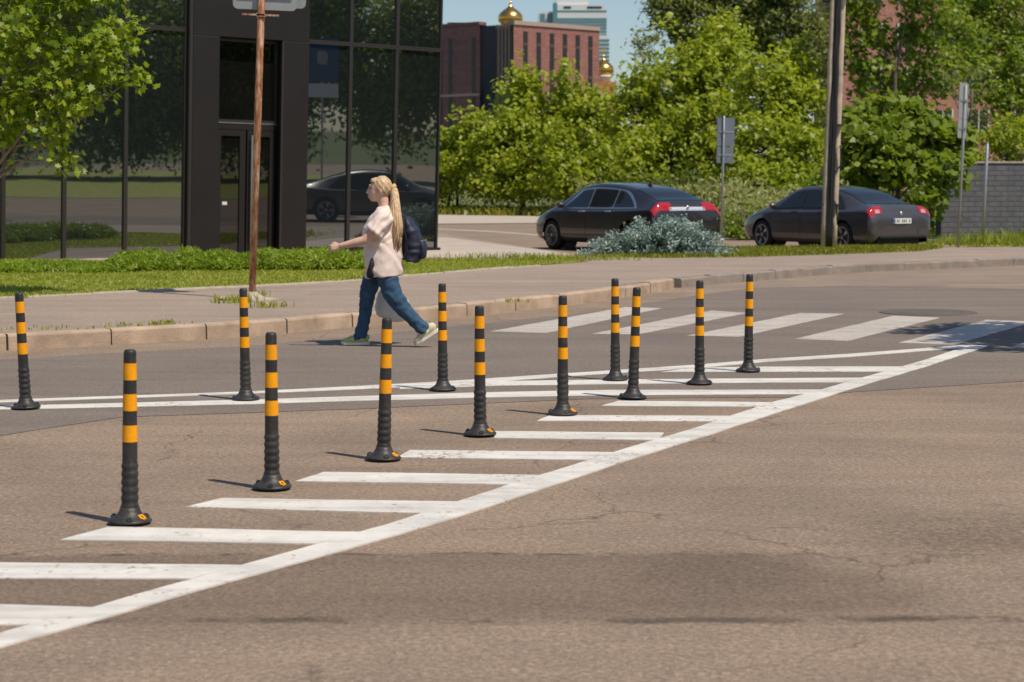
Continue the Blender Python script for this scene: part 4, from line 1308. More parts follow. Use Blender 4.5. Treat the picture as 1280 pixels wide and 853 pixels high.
    # wheels
    def wheel(x, sg):
        yc = sg * (fn[4](x) - .125)
        bm = bmesh.new()
        lathe(bm, [(-.11, .235), (-.112, .30), (-.09, .325), (-.04, wr), (.04, wr), (.09, .325), (.112, .30), (.11, .235)], 40, True)
        rot = Matrix.Translation((x, yc, wr)) @ Matrix.Rotation(R(-90) * sg, 4, 'X')
        bmesh.ops.transform(bm, matrix=rot, verts=bm.verts[:])
        wh = from_bm('wheel', bm, M['rubber_dark'], root, True)
        bm = bmesh.new()
        lathe(bm, [(.104, .238), (.118, .236), (.116, .215), (.06, .20), (.055, .03)], 40, False)
        n = spec['spokes']
        for k in range(n):
            a = 2 * math.pi * k / n
            d = Vector((math.cos(a), math.sin(a), 0)); e = Vector((-d.y, d.x, 0))
            for o_ in ((-1, 1) if spec['twin'] else (0,)):
                w_ = .011 if spec['twin'] else .030
                limb(bm, [d * .04 + e * .012 * o_ + Vector((0, 0, .095)), d * .215 + e * .026 * o_ + Vector((0, 0, .112))], [(.012, w_), (.012, w_ * 1.15)], 6, up=(0, 0, 1))
        lathe(bm, [(.06, .06), (.108, .058), (.112, .03), (.112, .001)], 20, False)
        bmesh.ops.transform(bm, matrix=rot, verts=bm.verts[:])
        from_bm('rim', bm, M['rim'], wh, False)
        bm = bmesh.new(); lathe(bm, [(.048, .002), (.050, .21)], 30, False)
        bmesh.ops.transform(bm, matrix=rot, verts=bm.verts[:])
        from_bm('brake_disc', bm, M['black_plastic'], wh)
    for w in wx:
        for sg in (1, -1): wheel(w, sg)
    return root

GT = dict(stations=[
    (-2.42, .42, .66, .70, .66, .74, .72, .64), (-2.40, .33, .78, .83, .74, .83, .79, .68), (-2.36, .27, .90, .97, .79, .885, .82, .70), (-2.30, .25, .97, 1.08, .82, .91, .84, .70),
    (-2.22, .24, .985, 1.125, .83, .925, .85, .68), (-1.95, .23, .98, 1.20, .84, .94, .86, .63), (-1.55, .22, .97, 1.34, .85, .95, .865, .60), (-1.1, .21, .96, 1.44, .85, .945, .865, .595), (-.5, .21, .95, 1.51, .85, .94, .86, .60),
    (0, .21, .945, 1.525, .85, .94, .86, .605), (.45, .21, .94, 1.49, .85, .94, .86, .61), (.85, .21, .94, 1.37, .85, .94, .86, .63), (1.2, .21, .935, 1.17, .85, .94, .86, .68), (1.5, .22, .925, 1.02, .85, .94, .86, .72), (1.75, .22, .88, .96, .85, .935, .84, .66),
    (2.1, .24, .78, .87, .82, .90, .80, .58), (2.32, .28, .68, .77, .76, .82, .72, .50), (2.42, .36, .58, .64, .64, .68, .60, .42)],
    wheels=(-1.53, 1.50), win=(-1.62, -1.02, 1.20, .55), pillars=(-.82, .12), windshield=(.62, 1.45), rearglass=(-2.15, -1.30), chrome=True, tail=(-2.372, -2.27, 3.0, 6.75), stripe_x=(-2.375, -2.345),
    doors=(-1.0, .12, 1.22), handles=(-.72, .30), mirror=1.06, plate_z=.62, plate_out=.0, bump_z=.45, badge=(1.0, -2.39), fin=-1.0, spokes=10, twin=True)
SEDAN = dict(stations=[
    (-2.38, .36, .60, .64, .70, .78, .76, .64), (-2.36, .29, .72, .77, .77, .86, .81, .68), (-2.31, .25, .84, .89, .81, .90, .83, .70), (-2.26, .24, .93, .985, .83, .915, .84, .70),
    (-2.18, .23, .95, 1.02, .84, .92, .85, .69), (-1.90, .22, .95, 1.065, .84, .93, .86, .66), (-1.65, .21, .945, 1.14, .85, .935, .86, .63), (-1.2, .21, .94, 1.31, .85, .935, .86, .595), (-.75, .21, .935, 1.41, .85, .93, .855, .59),
    (-.2, .21, .93, 1.46, .85, .93, .855, .595), (.3, .21, .925, 1.44, .85, .93, .855, .60), (.7, .21, .92, 1.33, .85, .93, .855, .62), (1.1, .21, .915, 1.13, .85, .93, .855, .67), (1.38, .22, .90, 1.0, .85, .93, .85, .71), (1.65, .22, .86, .94, .84, .92, .83, .66),
    (2.0, .24, .77, .85, .81, .89, .79, .58), (2.26, .28, .66, .75, .75, .81, .70, .50), (2.38, .36, .56, .62, .62, .67, .58, .42)],
    wheels=(-1.42, 1.45), win=(-1.35, -.85, 1.10, .45), pillars=(-.90, .05), windshield=(.50, 1.34), rearglass=(-1.88, -.88), chrome=False, tail=(-2.325, -2.20, 3.05, 6.35), tailhighlight=(-2.322, -2.285, 4.9, 6.1), stripe_x=None,
    doors=(-.92, .06, 1.14), handles=(-.68, .26), mirror=.98, plate_z=.70, plate_out=.002, bump_z=.36, badge=(.86, -2.345), fin=None, spokes=5, twin=False)
black = car_paint('black_car_paint', (.030, .026, .024), .35)
greyc = car_paint('dark_grey_car_paint', (.085, .076, .080), .5)
bm_car = make_car('parked_car', 'black sloping hatchback with chrome window trim, parked behind the blue spruce', GT, black)
HA = math.atan2(.85, -.53)
bm_car.location = (2.48, 43.0, .0); bm_car.rotation_euler = (0, 0, HA)
fd_car = make_car('parked_car', 'dark grey saloon with white number plate, parked behind the utility pole', SEDAN, greyc)
fd_car.scale = (.95, .98, 1.0); fd_car.location = (7.22, 43.4, .0); fd_car.rotation_euler = (0, 0, HA)
car3 = copy_tree(fd_car)
car3.location = (11.8, 31.0, 0); car3.rotation_euler = (0, 0, R(62.7)); tag(car3, 'dark saloon just beyond the right edge, mirrored in the dark glass')
tag(bm_car, group='cars parked on the side road'); tag(fd_car, group='cars parked on the side road')

# ------------------------------------------------------------------ far buildings
def prism(bm, pts, z0, z1):
    lo = [bm.verts.new((p[0], p[1], z0)) for p in pts]; hi = [bm.verts.new((p[0], p[1], z1)) for p in pts]
    n = len(pts)
    for i in range(n):
        j = (i + 1) % n
        bm.faces.new((lo[i], lo[j], hi[j], hi[i]))
    bm.faces.new(lo[::-1]); bm.faces.new(hi)
M['rb1'] = brick_mat('red_brown_cladding', (.30, .125, .10), (.36, .15, .125), (.22, .10, .085), .8, 1.2, .3)
M['rb2'] = brick_mat('purple_brown_cladding', (.23, .10, .095), (.27, .12, .115), (.18, .09, .085), .8, 1.2, .3)
M['navy'] = simple('navy_cladding', (.030, .034, .050), .7)
M['louvre'] = simple('brown_louvre', (.085, .058, .045), .7, var=.2, vscale=1)
M['slit'] = simple('dark_window_slit', (.022, .018, .018), .25)
M['trimstone'] = simple('pale_stone_trim', (.42, .30, .25), .8)
Y0 = 230.
rbz = zt(31, Y0)
pR0 = gp(642, Y0, 0); pR1 = gp(748, Y0 + 10, 0); pL = gp(520, Y0 + 10, 0); pL2 = gp(600, Y0 + 3, 0)
rb = empty('red_office_block', pR0); tag(rb, 'red brown office block with narrow dark window strips', 'building')
rel = lambda p: (p.x - pR0.x, p.y - pR0.y, 0)
def face_strip(root, name, a, b, t0, t1, z0, z1, m, out=.06, th=.3):
    """box on the facade line a-b between fractions t0, t1"""
    a, b = Vector(rel(a)), Vector(rel(b)); d = (b - a); n = Vector((d.y, -d.x, 0)).normalized()
    if n.y > 0: n = -n
    p = a + d * t0; q = a + d * t1
    bm = bmesh.new(); prism(bm, [p + n * out, q + n * out, q - n * th, p - n * th], z0, z1)
    return from_bm(name, bm, m, root)
bm = bmesh.new(); prism(bm, [rel(pR0), rel(pR1), (rel(pR1)[0] - 2, rel(pR1)[1] + 16, 0), (rel(pR0)[0], rel(pR0)[1] + 18, 0)], -1, rbz)
from_bm('wing', bm, M['rb1'], rb)
bm = bmesh.new(); prism(bm, [rel(pL), rel(pL2), (rel(pL2)[0], rel(pL2)[1] + 16, 0), (rel(pL)[0], rel(pL)[1] + 14, 0)], -1, rbz + .25)
from_bm('wing', bm, M['rb2'], rb)
bm = bmesh.new(); prism(bm, [(rel(pL2)[0] + .01, rel(pL2)[1] + .6, 0), (-.01, .5, 0), (-.01, 15, 0), (rel(pL2)[0] + .01, 15, 0)], -1, rbz + .1)
from_bm('link_block', bm, M['navy'], rb)
face_strip(rb, 'louvre_panel', gp(620, Y0 + .35, 0), gp(641.8, Y0 + .35, 0), 0, 1, 0, rbz, M['louvre'], .02, .05)
for k in range(5):
    face_strip(rb, 'fin', gp(620, Y0 + .30, 0), gp(641.8, Y0 + .30, 0), .08 + k * .2, .13 + k * .2, 0, rbz - .2, M['navy'], .12, .02)
for k in range(6):
    t = (656 + 16.1 * k - 642) / 106
    w = face_strip(rb, 'window', pR0, pR1, t - .024, t + .024, 0, rbz - .7, M['slit'])
    for zf in (.30, .5, .7, .88):
        face_strip(w, 'spandrel', pR0, pR1, t - .024, t + .024, rbz * zf, rbz * zf + .35, M['louvre'], .09, .0)
for t in (.28, .40, .55, .91):
    face_strip(rb, 'window', pL, pL2, t - .025, t + .025, 0, rbz - 1.2, M['slit'])
face_strip(rb, 'parapet', pR0, pR1, -.002, 1.002, rbz + .01, rbz + .5, M['trimstone'], .15, 1)
face_strip(rb, 'parapet', pL, pL2, 0, 1, rbz + .26, rbz + .6, M['rb2'], .12, 1)
face_strip(rb, 'ledge', pL, pL2, 0, 1, zt(117, Y0) - .15, zt(117, Y0) + .15, M['trimstone'], .15, .1)
face_strip(rb, 'roof_unit', gp(560, Y0 + 8, 0), gp(608, Y0 + 8, 0), 0, 1, rbz, rbz + .9, M['slit'], 0, 3)

# church with gilded onion domes
M['gold'] = simple('gilded_dome', (.83, .46, .12), .26, 1.0)
M['church_wall'] = simple('orange_brick', (.48, .17, .07), .8, var=.1, vscale=.8)
M['plaster'] = simple('white_plaster', (.7, .67, .62), .7)
Yc = 330.
def onion(r, n=14):
    pr = [(0, .62), (.12, .78), (.32, .95), (.55, 1.0), (.78, .95), (.98, .80), (1.16, .60), (1.30, .40), (1.42, .24), (1.55, .14), (1.75, .075), (2.0, .04)]
    return [(z * r, q * r) for z, q in pr]
ch = empty('church', gp(695, Yc, 0)); tag(ch, 'church with two gilded onion domes behind the red office block', 'church')
co = gp(695, Yc, 0)
for (px, ytop, ybase, rpx, Yd) in ((638, 6, 30, 15.5, 0), (753.5, 51, 93, 13.0, 0)):
    p = gp(px, Yc, 0) - co; sc = Yc / F
    r = rpx * sc; zb = zt(ybase, Yc)
    bm = bmesh.new(); lathe(bm, onion(r), 28); bmesh.ops.translate(bm, verts=bm.verts[:], vec=(p.x, 0, zb - r * .12))
    dm = from_bm('dome', bm, M['gold'], ch, True)
    bm = bmesh.new(); zc_ = zb + r * 1.85
    box(bm, p.x - .09, p.x + .09, -.08, .08, zc_, zc_ + r * .8); box(bm, p.x - .55, p.x + .55, -.07, .07, zc_ + r * .42, zc_ + r * .42 + .16)
    from_bm('cross', bm, M['gold'], dm)
    bm = bmesh.new(); lathe(bm, [(4, r * .66), (zb - r * .35, r * .66), (zb - r * .34, r * .85), (zb - .1 * r, r * .85)], 20)
    bmesh.ops.translate(bm, verts=bm.verts[:], vec=(p.x, 0, 0))
    from_bm('drum', bm, M['plaster'], ch, True)
    bm = bmesh.new(); box(bm, p.x - r * 1.15, p.x + r * 1.15, -r, r, 0, zb - r * .75)
    from_bm('tower', bm, M['church_wall'], ch)
bm = bmesh.new(); box(bm, gp(645, Yc, 0).x - co.x, gp(745, Yc, 0).x - co.x, -2, 10, 0, 12)
from_bm('nave', bm, M['church_wall'], ch)

# white and teal tower block
M['tealglass'] = simple('teal_glazing', (.10, .22, .24), .2, spec=.8)
M['towerwhite'] = simple('white_cladding', (.68, .68, .68), .6)
Yt = 560.
tw = empty('tower_block', gp(725, Yt, 0)); tag(tw, 'tall white tower block banded with teal glass in the distance', 'building')
sx = lambda px: (px - 725) / F * Yt
zz = lambda py: zt(py, Yt)
bm = bmesh.new(); box(bm, sx(693), sx(757), 0, 16, 0, zz(6)); from_bm('main_block', bm, M['towerwhite'], tw)
bm = bmesh.new(); box(bm, sx(673), sx(692.8), 2, 14, 0, zz(14)); from_bm('side_block', bm, M['towerwhite'], tw)
bm = bmesh.new(); box(bm, sx(694), sx(735), 1, 12, zz(6) + .01, zz(-3)); from_bm('penthouse', bm, M['towerwhite'], tw)
bm = bmesh.new(); box(bm, sx(690.5), sx(696), -.4, 4, 0, zz(4)); from_bm('stair_glazing', bm, M['tealglass'], tw)
for y0, y1 in ((14.5, 13.2), (25.2, 22.8), (28.8, 26.6), (32.6, 30.6), (36.6, 34.4), (41, 38.6), (46, 43), (51, 48), (56, 53), (62, 58), (68, 64), (76, 71)):
    bm = bmesh.new(); box(bm, sx(696.5), sx(757.2), -.15, 10, zz(y0), zz(y1)); from_bm('window_band', bm, M['tealglass'], tw)
for xa, xb in ((675, 681), (684, 690)):
    bm = bmesh.new(); box(bm, sx(xa), sx(xb), 1.85, 3, 0, zz(16.5)); from_bm('window_strip', bm, M['tealglass'], tw)
for xa, xb in ((704, 713), (733, 751)):
    bm = bmesh.new(); box(bm, sx(xa), sx(xb), -.15, 2, zz(10.4), zz(8.2)); from_bm('window_strip', bm, M['slit'], tw)
bm = bmesh.new(); box(bm, sx(745), sx(760), -1, 8, zz(110), zz(45)); from_bm('balcony_stack', bm, M['towerwhite'], tw)
for k in range(7):
    bm = bmesh.new(); box(bm, sx(746), sx(760.2), -1.15, 6, zz(52 + 5 * k), zz(49.5 + 5 * k)); from_bm('window_band', bm, M['tealglass'], tw)

# pink brick housing block behind the trees at the right
M['pinkbrick'] = brick_mat('pink_brick', (.48, .20, .15), (.54, .24, .18), (.40, .22, .18), 1.2, .5, .2)
Yp = 150.
pb = empty('pink_house_block', gp(1170, Yp, 0)); tag(pb, 'pink brick housing block half hidden behind the right hand trees', 'building')
sxp = lambda px: (px - 1170) / F * Yp
bm = bmesh.new(); box(bm, sxp(1050), sxp(1420), 0, 14, 0, 19); from_bm('wall', bm, M['pinkbrick'], pb)
bm = bmesh.new(); box(bm, sxp(1048), sxp(1422), -.3, 14.3, 19.01, 19.8); from_bm('roof', bm, M['louvre'], pb)
for ix in range(8):
    for iz in range(5):
        x = sxp(1050) + 1.5 + ix * 2.8; z = 2 + iz * 3.3
        bm = bmesh.new(); box(bm, x, x + 1.4, -.06, .2, z, z + 1.6)
        w = from_bm('window', bm, M['slit'], pb)
        bm = bmesh.new(); box(bm, x - .12, x - .001, -.1, .1, z - .1, z + 1.7); box(bm, x + 1.401, x + 1.52, -.1, .1, z - .1, z + 1.7); box(bm, x + .66, x + .74, -.1, -.061, z, z + 1.6)
        from_bm('frame', bm, M['plaster'], w)

# ------------------------------------------------------------------ what the facade mirrors (right of and behind the camera)
rng = np.random.default_rng(9)
sheet('grass_bank', [(10.5, 2, 0), (24, 20, 0), (60, 8, 0), (60, -60, 0), (-60, -60, 0), (-60, -9, 0), (-6, -9, 0), (4, -6, 0)], M['lawn'], .012)
VV = []
TL = [(-32, -34), (12, -34), (38, -12), (50, 6), (52, 38)]
for k in range(110):
    t = k / 109 * 4; q = min(int(t), 3); t -= q
    cx = TL[q][0] + (TL[q + 1][0] - TL[q][0]) * t + rng.normal(0, 1.6); cy = TL[q][1] + (TL[q + 1][1] - TL[q][1]) * t + rng.normal(0, 1.6)
    n = 4200
    d = unit(rng.normal(0, 1, (n, 3))); rr = np.array([3.0, 3.0, 4.6]) * rng.uniform(.8, 1.25)
    pt = np.array([cx, cy, rng.uniform(3.4, 9.0)]) + d * rr * (.62 + .3 * np.sin(d[:, :1] * 7 + k) * np.cos(d[:, 2:] * 6 + 2 * k) + rng.normal(0, .10, (n, 1)))
    VV.append(leaves(pt, unit(d + np.array([0, 0, .6])), .30, RHOMB, rng)[0])
tag(np_mesh('treeline', np.concatenate(VV), 6, M['leaf_mid']), 'line of trees across the road, seen mirrored in the dark glass', 'treeline', kind='stuff')
# ------------------------------------------------------------------ the walking woman, her backpack and her bag
M['skin'] = simple('skin', (.64, .40, .29), .5, var=.08, vscale=9)
M['skin'].node_tree.nodes['Principled BSDF'].inputs['Subsurface Weight'].default_value = .08
M['skin'].node_tree.nodes['Principled BSDF'].inputs['Subsurface Radius'].default_value = (.02, .008, .005)
def hair_mat():
    m, nt, N, L, b = new_mat('blond_hair')
    co = N.new('ShaderNodeTexCoord').outputs['Object']
    mp = N.new('ShaderNodeMapping'); L.new(co, mp.inputs['Vector']); mp.inputs['Scale'].default_value = (90, 90, 7)
    f = tex_noise(N, L, mp.outputs['Vector'], 1.0, 4, .65)
    r = ramp(N, [(.32, (.34, .20, .10)), (.5, (.56, .38, .21)), (.68, (.74, .56, .36))]); L.new(f, r.inputs['Fac'])
    L.new(r.outputs['Color'], b.inputs['Base Color']); b.inputs['Roughness'].default_value = .45
    bp = N.new('ShaderNodeBump'); bp.inputs['Strength'].default_value = .5; bp.inputs['Distance'].default_value = .006
    L.new(f, bp.inputs['Height']); L.new(bp.outputs['Normal'], b.inputs['Normal'])
    return m
M['hair'] = hair_mat()
M['blouse'] = simple('pale_pink_cotton', (.78, .635, .56), .85, var=.05, vscale=12, bump=.25, bscale=35)
M['denim'] = simple('blue_denim', (.028, .075, .135), .85, var=.40, vscale=9, bump=.25, bscale=50)
M['under'] = simple('dark_undershirt', (.030, .026, .035), .9, var=.3, vscale=20)
M['navy_fabric'] = simple('navy_nylon', (.016, .020, .045), .6, var=.3, vscale=14, bump=.3, bscale=60)
M['strap'] = simple('dark_webbing', (.012, .014, .028), .7)
M['shoe_lime'] = simple('lime_shoe_knit', (.42, .48, .16), .7, var=.15, vscale=30)
M['shoe_blue'] = simple('blue_shoe_knit', (.03, .06, .20), .7)
M['shoe_cream'] = simple('cream_shoe_knit', (.62, .56, .36), .7, var=.12, vscale=30)
M['sole'] = simple('pale_shoe_sole', (.74, .66, .58), .6)
M['tie'] = simple('yellow_hair_tie', (.62, .46, .20), .8, var=.2, vscale=40)
M['eye'] = simple('eye_white', (.7, .68, .65), .3)
M['iris'] = simple('eye_iris', (.05, .04, .03), .3)
M['lips'] = simple('lips', (.42, .17, .14), .5)
def bag_mat():
    m, nt, N, L, b = new_mat('white_plastic_film')
    b.inputs['Base Color'].default_value = (.86, .85, .82, 1); b.inputs['Roughness'].default_value = .35
    co = N.new('ShaderNodeTexCoord').outputs['Object']
    bp = N.new('ShaderNodeBump'); bp.inputs['Strength'].default_value = .6; bp.inputs['Distance'].default_value = .02
    L.new(tex_noise(N, L, co, 14, 5, .65, .6), bp.inputs['Height']); L.new(bp.outputs['Normal'], b.inputs['Normal'])
    tr = N.new('ShaderNodeBsdfTranslucent'); tr.inputs['Color'].default_value = (.75, .74, .72, 1)
    mx = N.new('ShaderNodeMixShader'); mx.inputs['Fac'].default_value = .35
    L.new(b.outputs[0], mx.inputs[1]); L.new(tr.outputs[0], mx.inputs[2])
    L.new(mx.outputs[0], [n for n in N if n.type == 'OUTPUT_MATERIAL'][0].inputs['Surface'])
    return m
M['bag'] = bag_mat()

PC = P(480, 433.5); PC.z = .008
wom = empty('person', PC)
tag(wom, 'blond woman with long ponytail, pale blouse and jeans walking left along the kerb', 'person')

# body: head, neck, trunk, arms with hands, legs: one continuous skin
bm = bmesh.new()
HX, HZ = -.030, 1.485
ball(bm, (HX + .005, 0, HZ + .025), (.098, .076, .100), 20)                # skull
limb(bm, [(HX - .035, 0, HZ + .03), (HX - .048, 0, HZ - .03), (HX - .062, 0, HZ - .085), (HX - .066, 0, HZ - .105)], [(.058, .064), (.056, .060), (.040, .044), (.022, .026)], 16)   # face to chin
limb(bm, [(HX - .02, 0, HZ - .05), (HX - .045, 0, HZ - .10)], [.055, .030], 12)    # jaw
limb(bm, [(HX - .098, 0, HZ + .030), (HX - .112, 0, HZ + .0), (HX - .122, 0, HZ - .022), (HX - .100, 0, HZ - .034)], [.010, .012, .016, .010], 8)  # nose
ball(bm, (HX - .104, 0, HZ - .055), (.012, .022, .007), 10); ball(bm, (HX - .102, 0, HZ - .068), (.012, .020, .007), 10)
ball(bm, (HX - .090, 0, HZ + .048), (.016, .050, .012), 12)                # brow
for sg in (-1, 1):
    ball(bm, (HX + .012, sg * .078, HZ - .004), (.020, .010, .032), 12)   # ears
limb(bm, [(-.012, 0, HZ - .05), (.008, 0, 1.36), (.018, 0, 1.29)], [.054, .056, .070], 16)   # neck
limb(bm, [(.018, 0, 1.32), (.02, 0, 1.24), (.005, 0, 1.08), (.0, 0, .92), (.005, 0, .78), (.005, 0, .72)], [(.06, .07), (.095, .14), (.145, .165), (.14, .16), (.14, .165), (.09, .13)], 20, up=(1, 0, 0))
for sg, L_ in ((-1, [(.04, 1.255, .165), (.035, 1.245, .19), (-.07, 1.12, .235), (-.155, 1.02, .245), (-.235, .998, .240), (-.33, .975, .225), (-.395, .962, .215)]),
               (1, [(.03, 1.255, .165), (.04, 1.24, .19), (.085, 1.10, .235), (.11, .985, .25), (.10, .88, .26), (.085, .78, .262), (.08, .725, .262)])):
    limb(bm, [(x, sg * y, z) for x, z, y in L_], [.046, .050, .048, .046, .042, .034, .027], 14)
def hand(bm, w, d, side, flex):
    """palm and five bent fingers from the wrist w along d; side = thumb side, flex = curl direction"""
    w, d, side, flex = Vector(w), Vector(d).normalized(), Vector(side).normalized(), Vector(flex).normalized()
    limb(bm, [w - d * .02, w + d * .02, w + d * .055, w + d * .082], [(.025, .018), (.034, .018), (.040, .017), (.036, .014)], 12, up=side)
    for k, (o, ln) in enumerate(((.028, .070), (.010, .078), (-.009, .073), (-.027, .058))):
        b0 = w + d * .070 + side * o
        b1 = b0 + (d * .85 + flex * .5) * ln * .42
        b2 = b1 + (d * .30 + flex * .95) * ln * .34
        b3 = b2 + (d * -.35 + flex * .94) * ln * .26
        limb(bm, [b0 - d * .012, b0, b1, b2, b3], [.0095, .0098, .0092, .0084, .0066], 8)
    t0 = w + d * .018 + side * .026
    t1 = t0 + (d * .6 + side * .62 + flex * .3) * .034
    t2 = t1 + (d * .85 + side * .1 + flex * .45) * .030
    t3 = t2 + (d * .8 - side * .25 + flex * .5) * .022
    limb(bm, [t0 - side * .01, t0, t1, t2, t3], [.014, .0135, .0115, .010, .0075], 8)
hand(bm, (-.402, -.214, .960), (-.97, .06, -.20), (-.15, .25, .95), (.0, .95, -.30))
hand(bm, (.080, .262, .718), (-.05, .0, -1), (-1, 0, 0), (0, -1, -.1))
RL = [(-.03, .09, .82), (-.105, .10, .66), (-.153, .10, .53), (-.185, .10, .305), (-.226, .10, .107), (-.24, .10, .05)]
LL = [(.03, -.09, .80), (.045, -.10, .69), (.072, -.10, .56), (.160, -.10, .40), (.265, -.10, .28), (.387, -.10, .165), (.425, -.10, .12)]
limb(bm, RL, [.085, .075, .056, .045, .036, .032], 14)
limb(bm, LL, [.085, .082, .070, .052, .045, .036, .032], 14)
body = from_bm('body', bm, M['skin'], wom)
remesh(body, .0062, 3, .5)
for sg in (-1, 1):
    bm = bmesh.new(); ball(bm, (HX - .084, sg * .030, HZ + .022), (.013, .014, .010), 10)
    e = from_bm('eye', bm, M['iris'], body, True)
    bm = bmesh.new(); ball(bm, (HX - .0945, sg * .031, HZ + .022), (.004, .006, .006), 8)
    from_bm('iris', bm, M['iris'], e, True)
bm = bmesh.new(); ball(bm, (HX - .108, 0, HZ - .061), (.009, .022, .010), 10)
from_bm('lips', bm, M['lips'], body, True)

# jeans
bm = bmesh.new()
limb(bm, [(.005, 0, .86), (.004, 0, .80), (.002, 0, .73)], [(.150, .170), (.155, .175), (.120, .165)], 20, up=(1, 0, 0))
limb(bm, [(-.02, .085, .84), (-.075, .09, .72), (-.118, .10, .62), (-.153, .10, .53), (-.172, .10, .42), (-.185, .10, .305), (-.205, .10, .20), (-.224, .10, .115), (-.232, .10, .075)],
     [.100, .100, .094, .084, .070, .062, .060, .065, .066], 18)
limb(bm, [(.030, -.08, .84), (.036, -.092, .72), (.055, -.10, .62), (.082, -.10, .52), (.150, -.10, .41), (.215, -.10, .335), (.285, -.10, .262), (.350, -.10, .198), (.405, -.10, .148)],
     [.100, .100, .100, .094, .082, .072, .066, .065, .068], 18)
jeans = from_bm('jeans', bm, M['denim'], wom)
remesh(jeans, .011, 3, .5)
def fold_j(c, n):
    f = 0
    f += .0045 * math.sin(c.z * 78 + 6 * mnoise.noise(c * 9) + c.x * 22) * (.35 + .65 * max(0, 1 - abs(c.z - .50) / .12) + .8 * max(0, 1 - abs(c.z - .16) / .12) + .5 * max(0, 1 - abs(c.z - .72) / .08))
    return f + .006 * mnoise.noise(c * 22)
crumple(jeans, fold_j)

# blouse with wide short sleeves
bm = bmesh.new()
limb(bm, [(.008, 0, .665), (.004, 0, .74), (.0, 0, .84), (.004, 0, .94), (-.012, 0, 1.04), (-.014, 0, 1.11), (.006, 0, 1.19), (.016, 0, 1.26), (.016, 0, 1.305), (.012, 0, 1.335)],
     [(.176, .226), (.186, .226), (.190, .220), (.182, .205), (.190, .198), (.182, .200), (.150, .205), (.112, .190), (.088, .125), (.070, .076)], 28, up=(1, 0, 0))
for sg in (-1, 1):
    if sg < 0:
        limb(bm, [(.030, -.125, 1.265), (.018, -.185, 1.225), (-.030, -.222, 1.15), (-.082, -.238, 1.085)], [.070, .088, .092, .096], 16)
    else:
        limb(bm, [(.030, .125, 1.265), (.045, .185, 1.215), (.070, .225, 1.12), (.088, .238, 1.04)], [.070, .086, .088, .090], 16)
blouse = from_bm('blouse', bm, M['blouse'], wom)
remesh(blouse, .0105, 3, .5)
def fold_b(c, n):
    amp = .006 + .010 * max(0, min(1, (1.12 - c.z) / .3))
    d = c.z * 30 + c.x * 34
    f = amp * math.sin(d + 5 * mnoise.noise(c * 5)) * (.6 + .8 * mnoise.noise(c * 3 + Vector((4, 0, 0))))
    if c.z > 1.0 and c.y < -.17: f += .007 * math.sin(c.x * 60 - c.z * 55 + 3 * mnoise.noise(c * 8))
    return f + .005 * mnoise.noise(c * 14)
crumple(blouse, fold_b)
bm = bmesh.new()
limb(bm, [(-.085, -.150, .845), (-.090, -.157, .78), (-.100, -.150, .70), (-.105, -.135, .665)], [(.030, .045), (.040, .052), (.050, .052), (.048, .046)], 12, up=(1, 0, 0))
us = from_bm('undershirt', bm, M['under'], wom, True)
crumple(us, lambda c, n: .006 * mnoise.noise(c * 25))

# hair and ponytail
bm = bmesh.new()
ball(bm, (HX + .022, 0, HZ + .034), (.098, .087, .106), 24)
ball(bm, (HX - .045, 0, HZ + .082), (.050, .062, .040), 14)
ball(bm, (HX + .085, 0, HZ + .02), (.045, .050, .050), 14)
hair = from_bm('hair', bm, M['hair'], wom)
remesh(hair, .007, 3, .5)
me = hair.data                                                      # clear the face and the ear
for v in me.vertices:
    c = v.co
    fx = c.x - (HX - .048)
    if fx < 0 and c.z < HZ + .075:
        c.x = HX - .048 + fx * .1
    if c.z < HZ - .02 and c.x < HX + .05: c.y *= .82
crumple(hair, lambda c, n: .002 * math.sin((c.z - HZ) * 90 + c.x * 130) + .002 * mnoise.noise(c * 40))
bm = bmesh.new()
rnd = random.Random(4)
main = [(.084, -.002, 1.515), (.108, -.014, 1.494), (.112, -.035, 1.43), (.115, -.065, 1.35), (.126, -.100, 1.25), (.136, -.118, 1.15), (.134, -.125, 1.05), (.126, -.125, .95), (.122, -.12, .885)]
rad = [.020, .032, .044, .054, .062, .068, .066, .058, .036]
for k in range(150):
    a = rnd.uniform(0, 6.28); q = math.sqrt(rnd.random())
    e = rnd.uniform(.66, 1.0)
    n = len(main)
    pts = []
    for i in range(n):
        t = i / (n - 1) * e * (n - 1); j = min(int(t), n - 2); f = t - j
        p = Vector(main[j]).lerp(Vector(main[j + 1]), f); r = (rad[j] * (1 - f) + rad[j + 1] * f) * .78
        w_ = .006 * math.sin(i * 1.3 + k)
        pts.append(p + Vector((r * q * math.cos(a) + w_, r * q * 1.2 * math.sin(a), 0)))
    limb(bm, pts, [.005, .0055, .006, .006, .006, .0055, .005, .004, .0012], 5)
limb(bm, main[:-2], [r * .88 for r in rad[:-2]], 16)
tail = from_bm('ponytail', bm, M['hair'], hair, True)
bm = bmesh.new()
bmesh.ops.create_uvsphere(bm, u_segments=16, v_segments=10, radius=1, matrix=Matrix.Translation((.097, -.002, 1.512)) @ Matrix.Rotation(R(35), 4, 'Y') @ Matrix.Diagonal((.026, .040, .040, 1)))
tie = from_bm('hair_tie', bm, M['tie'], hair, True)
crumple(tie, lambda c, n: .008 * mnoise.noise(c * 70))

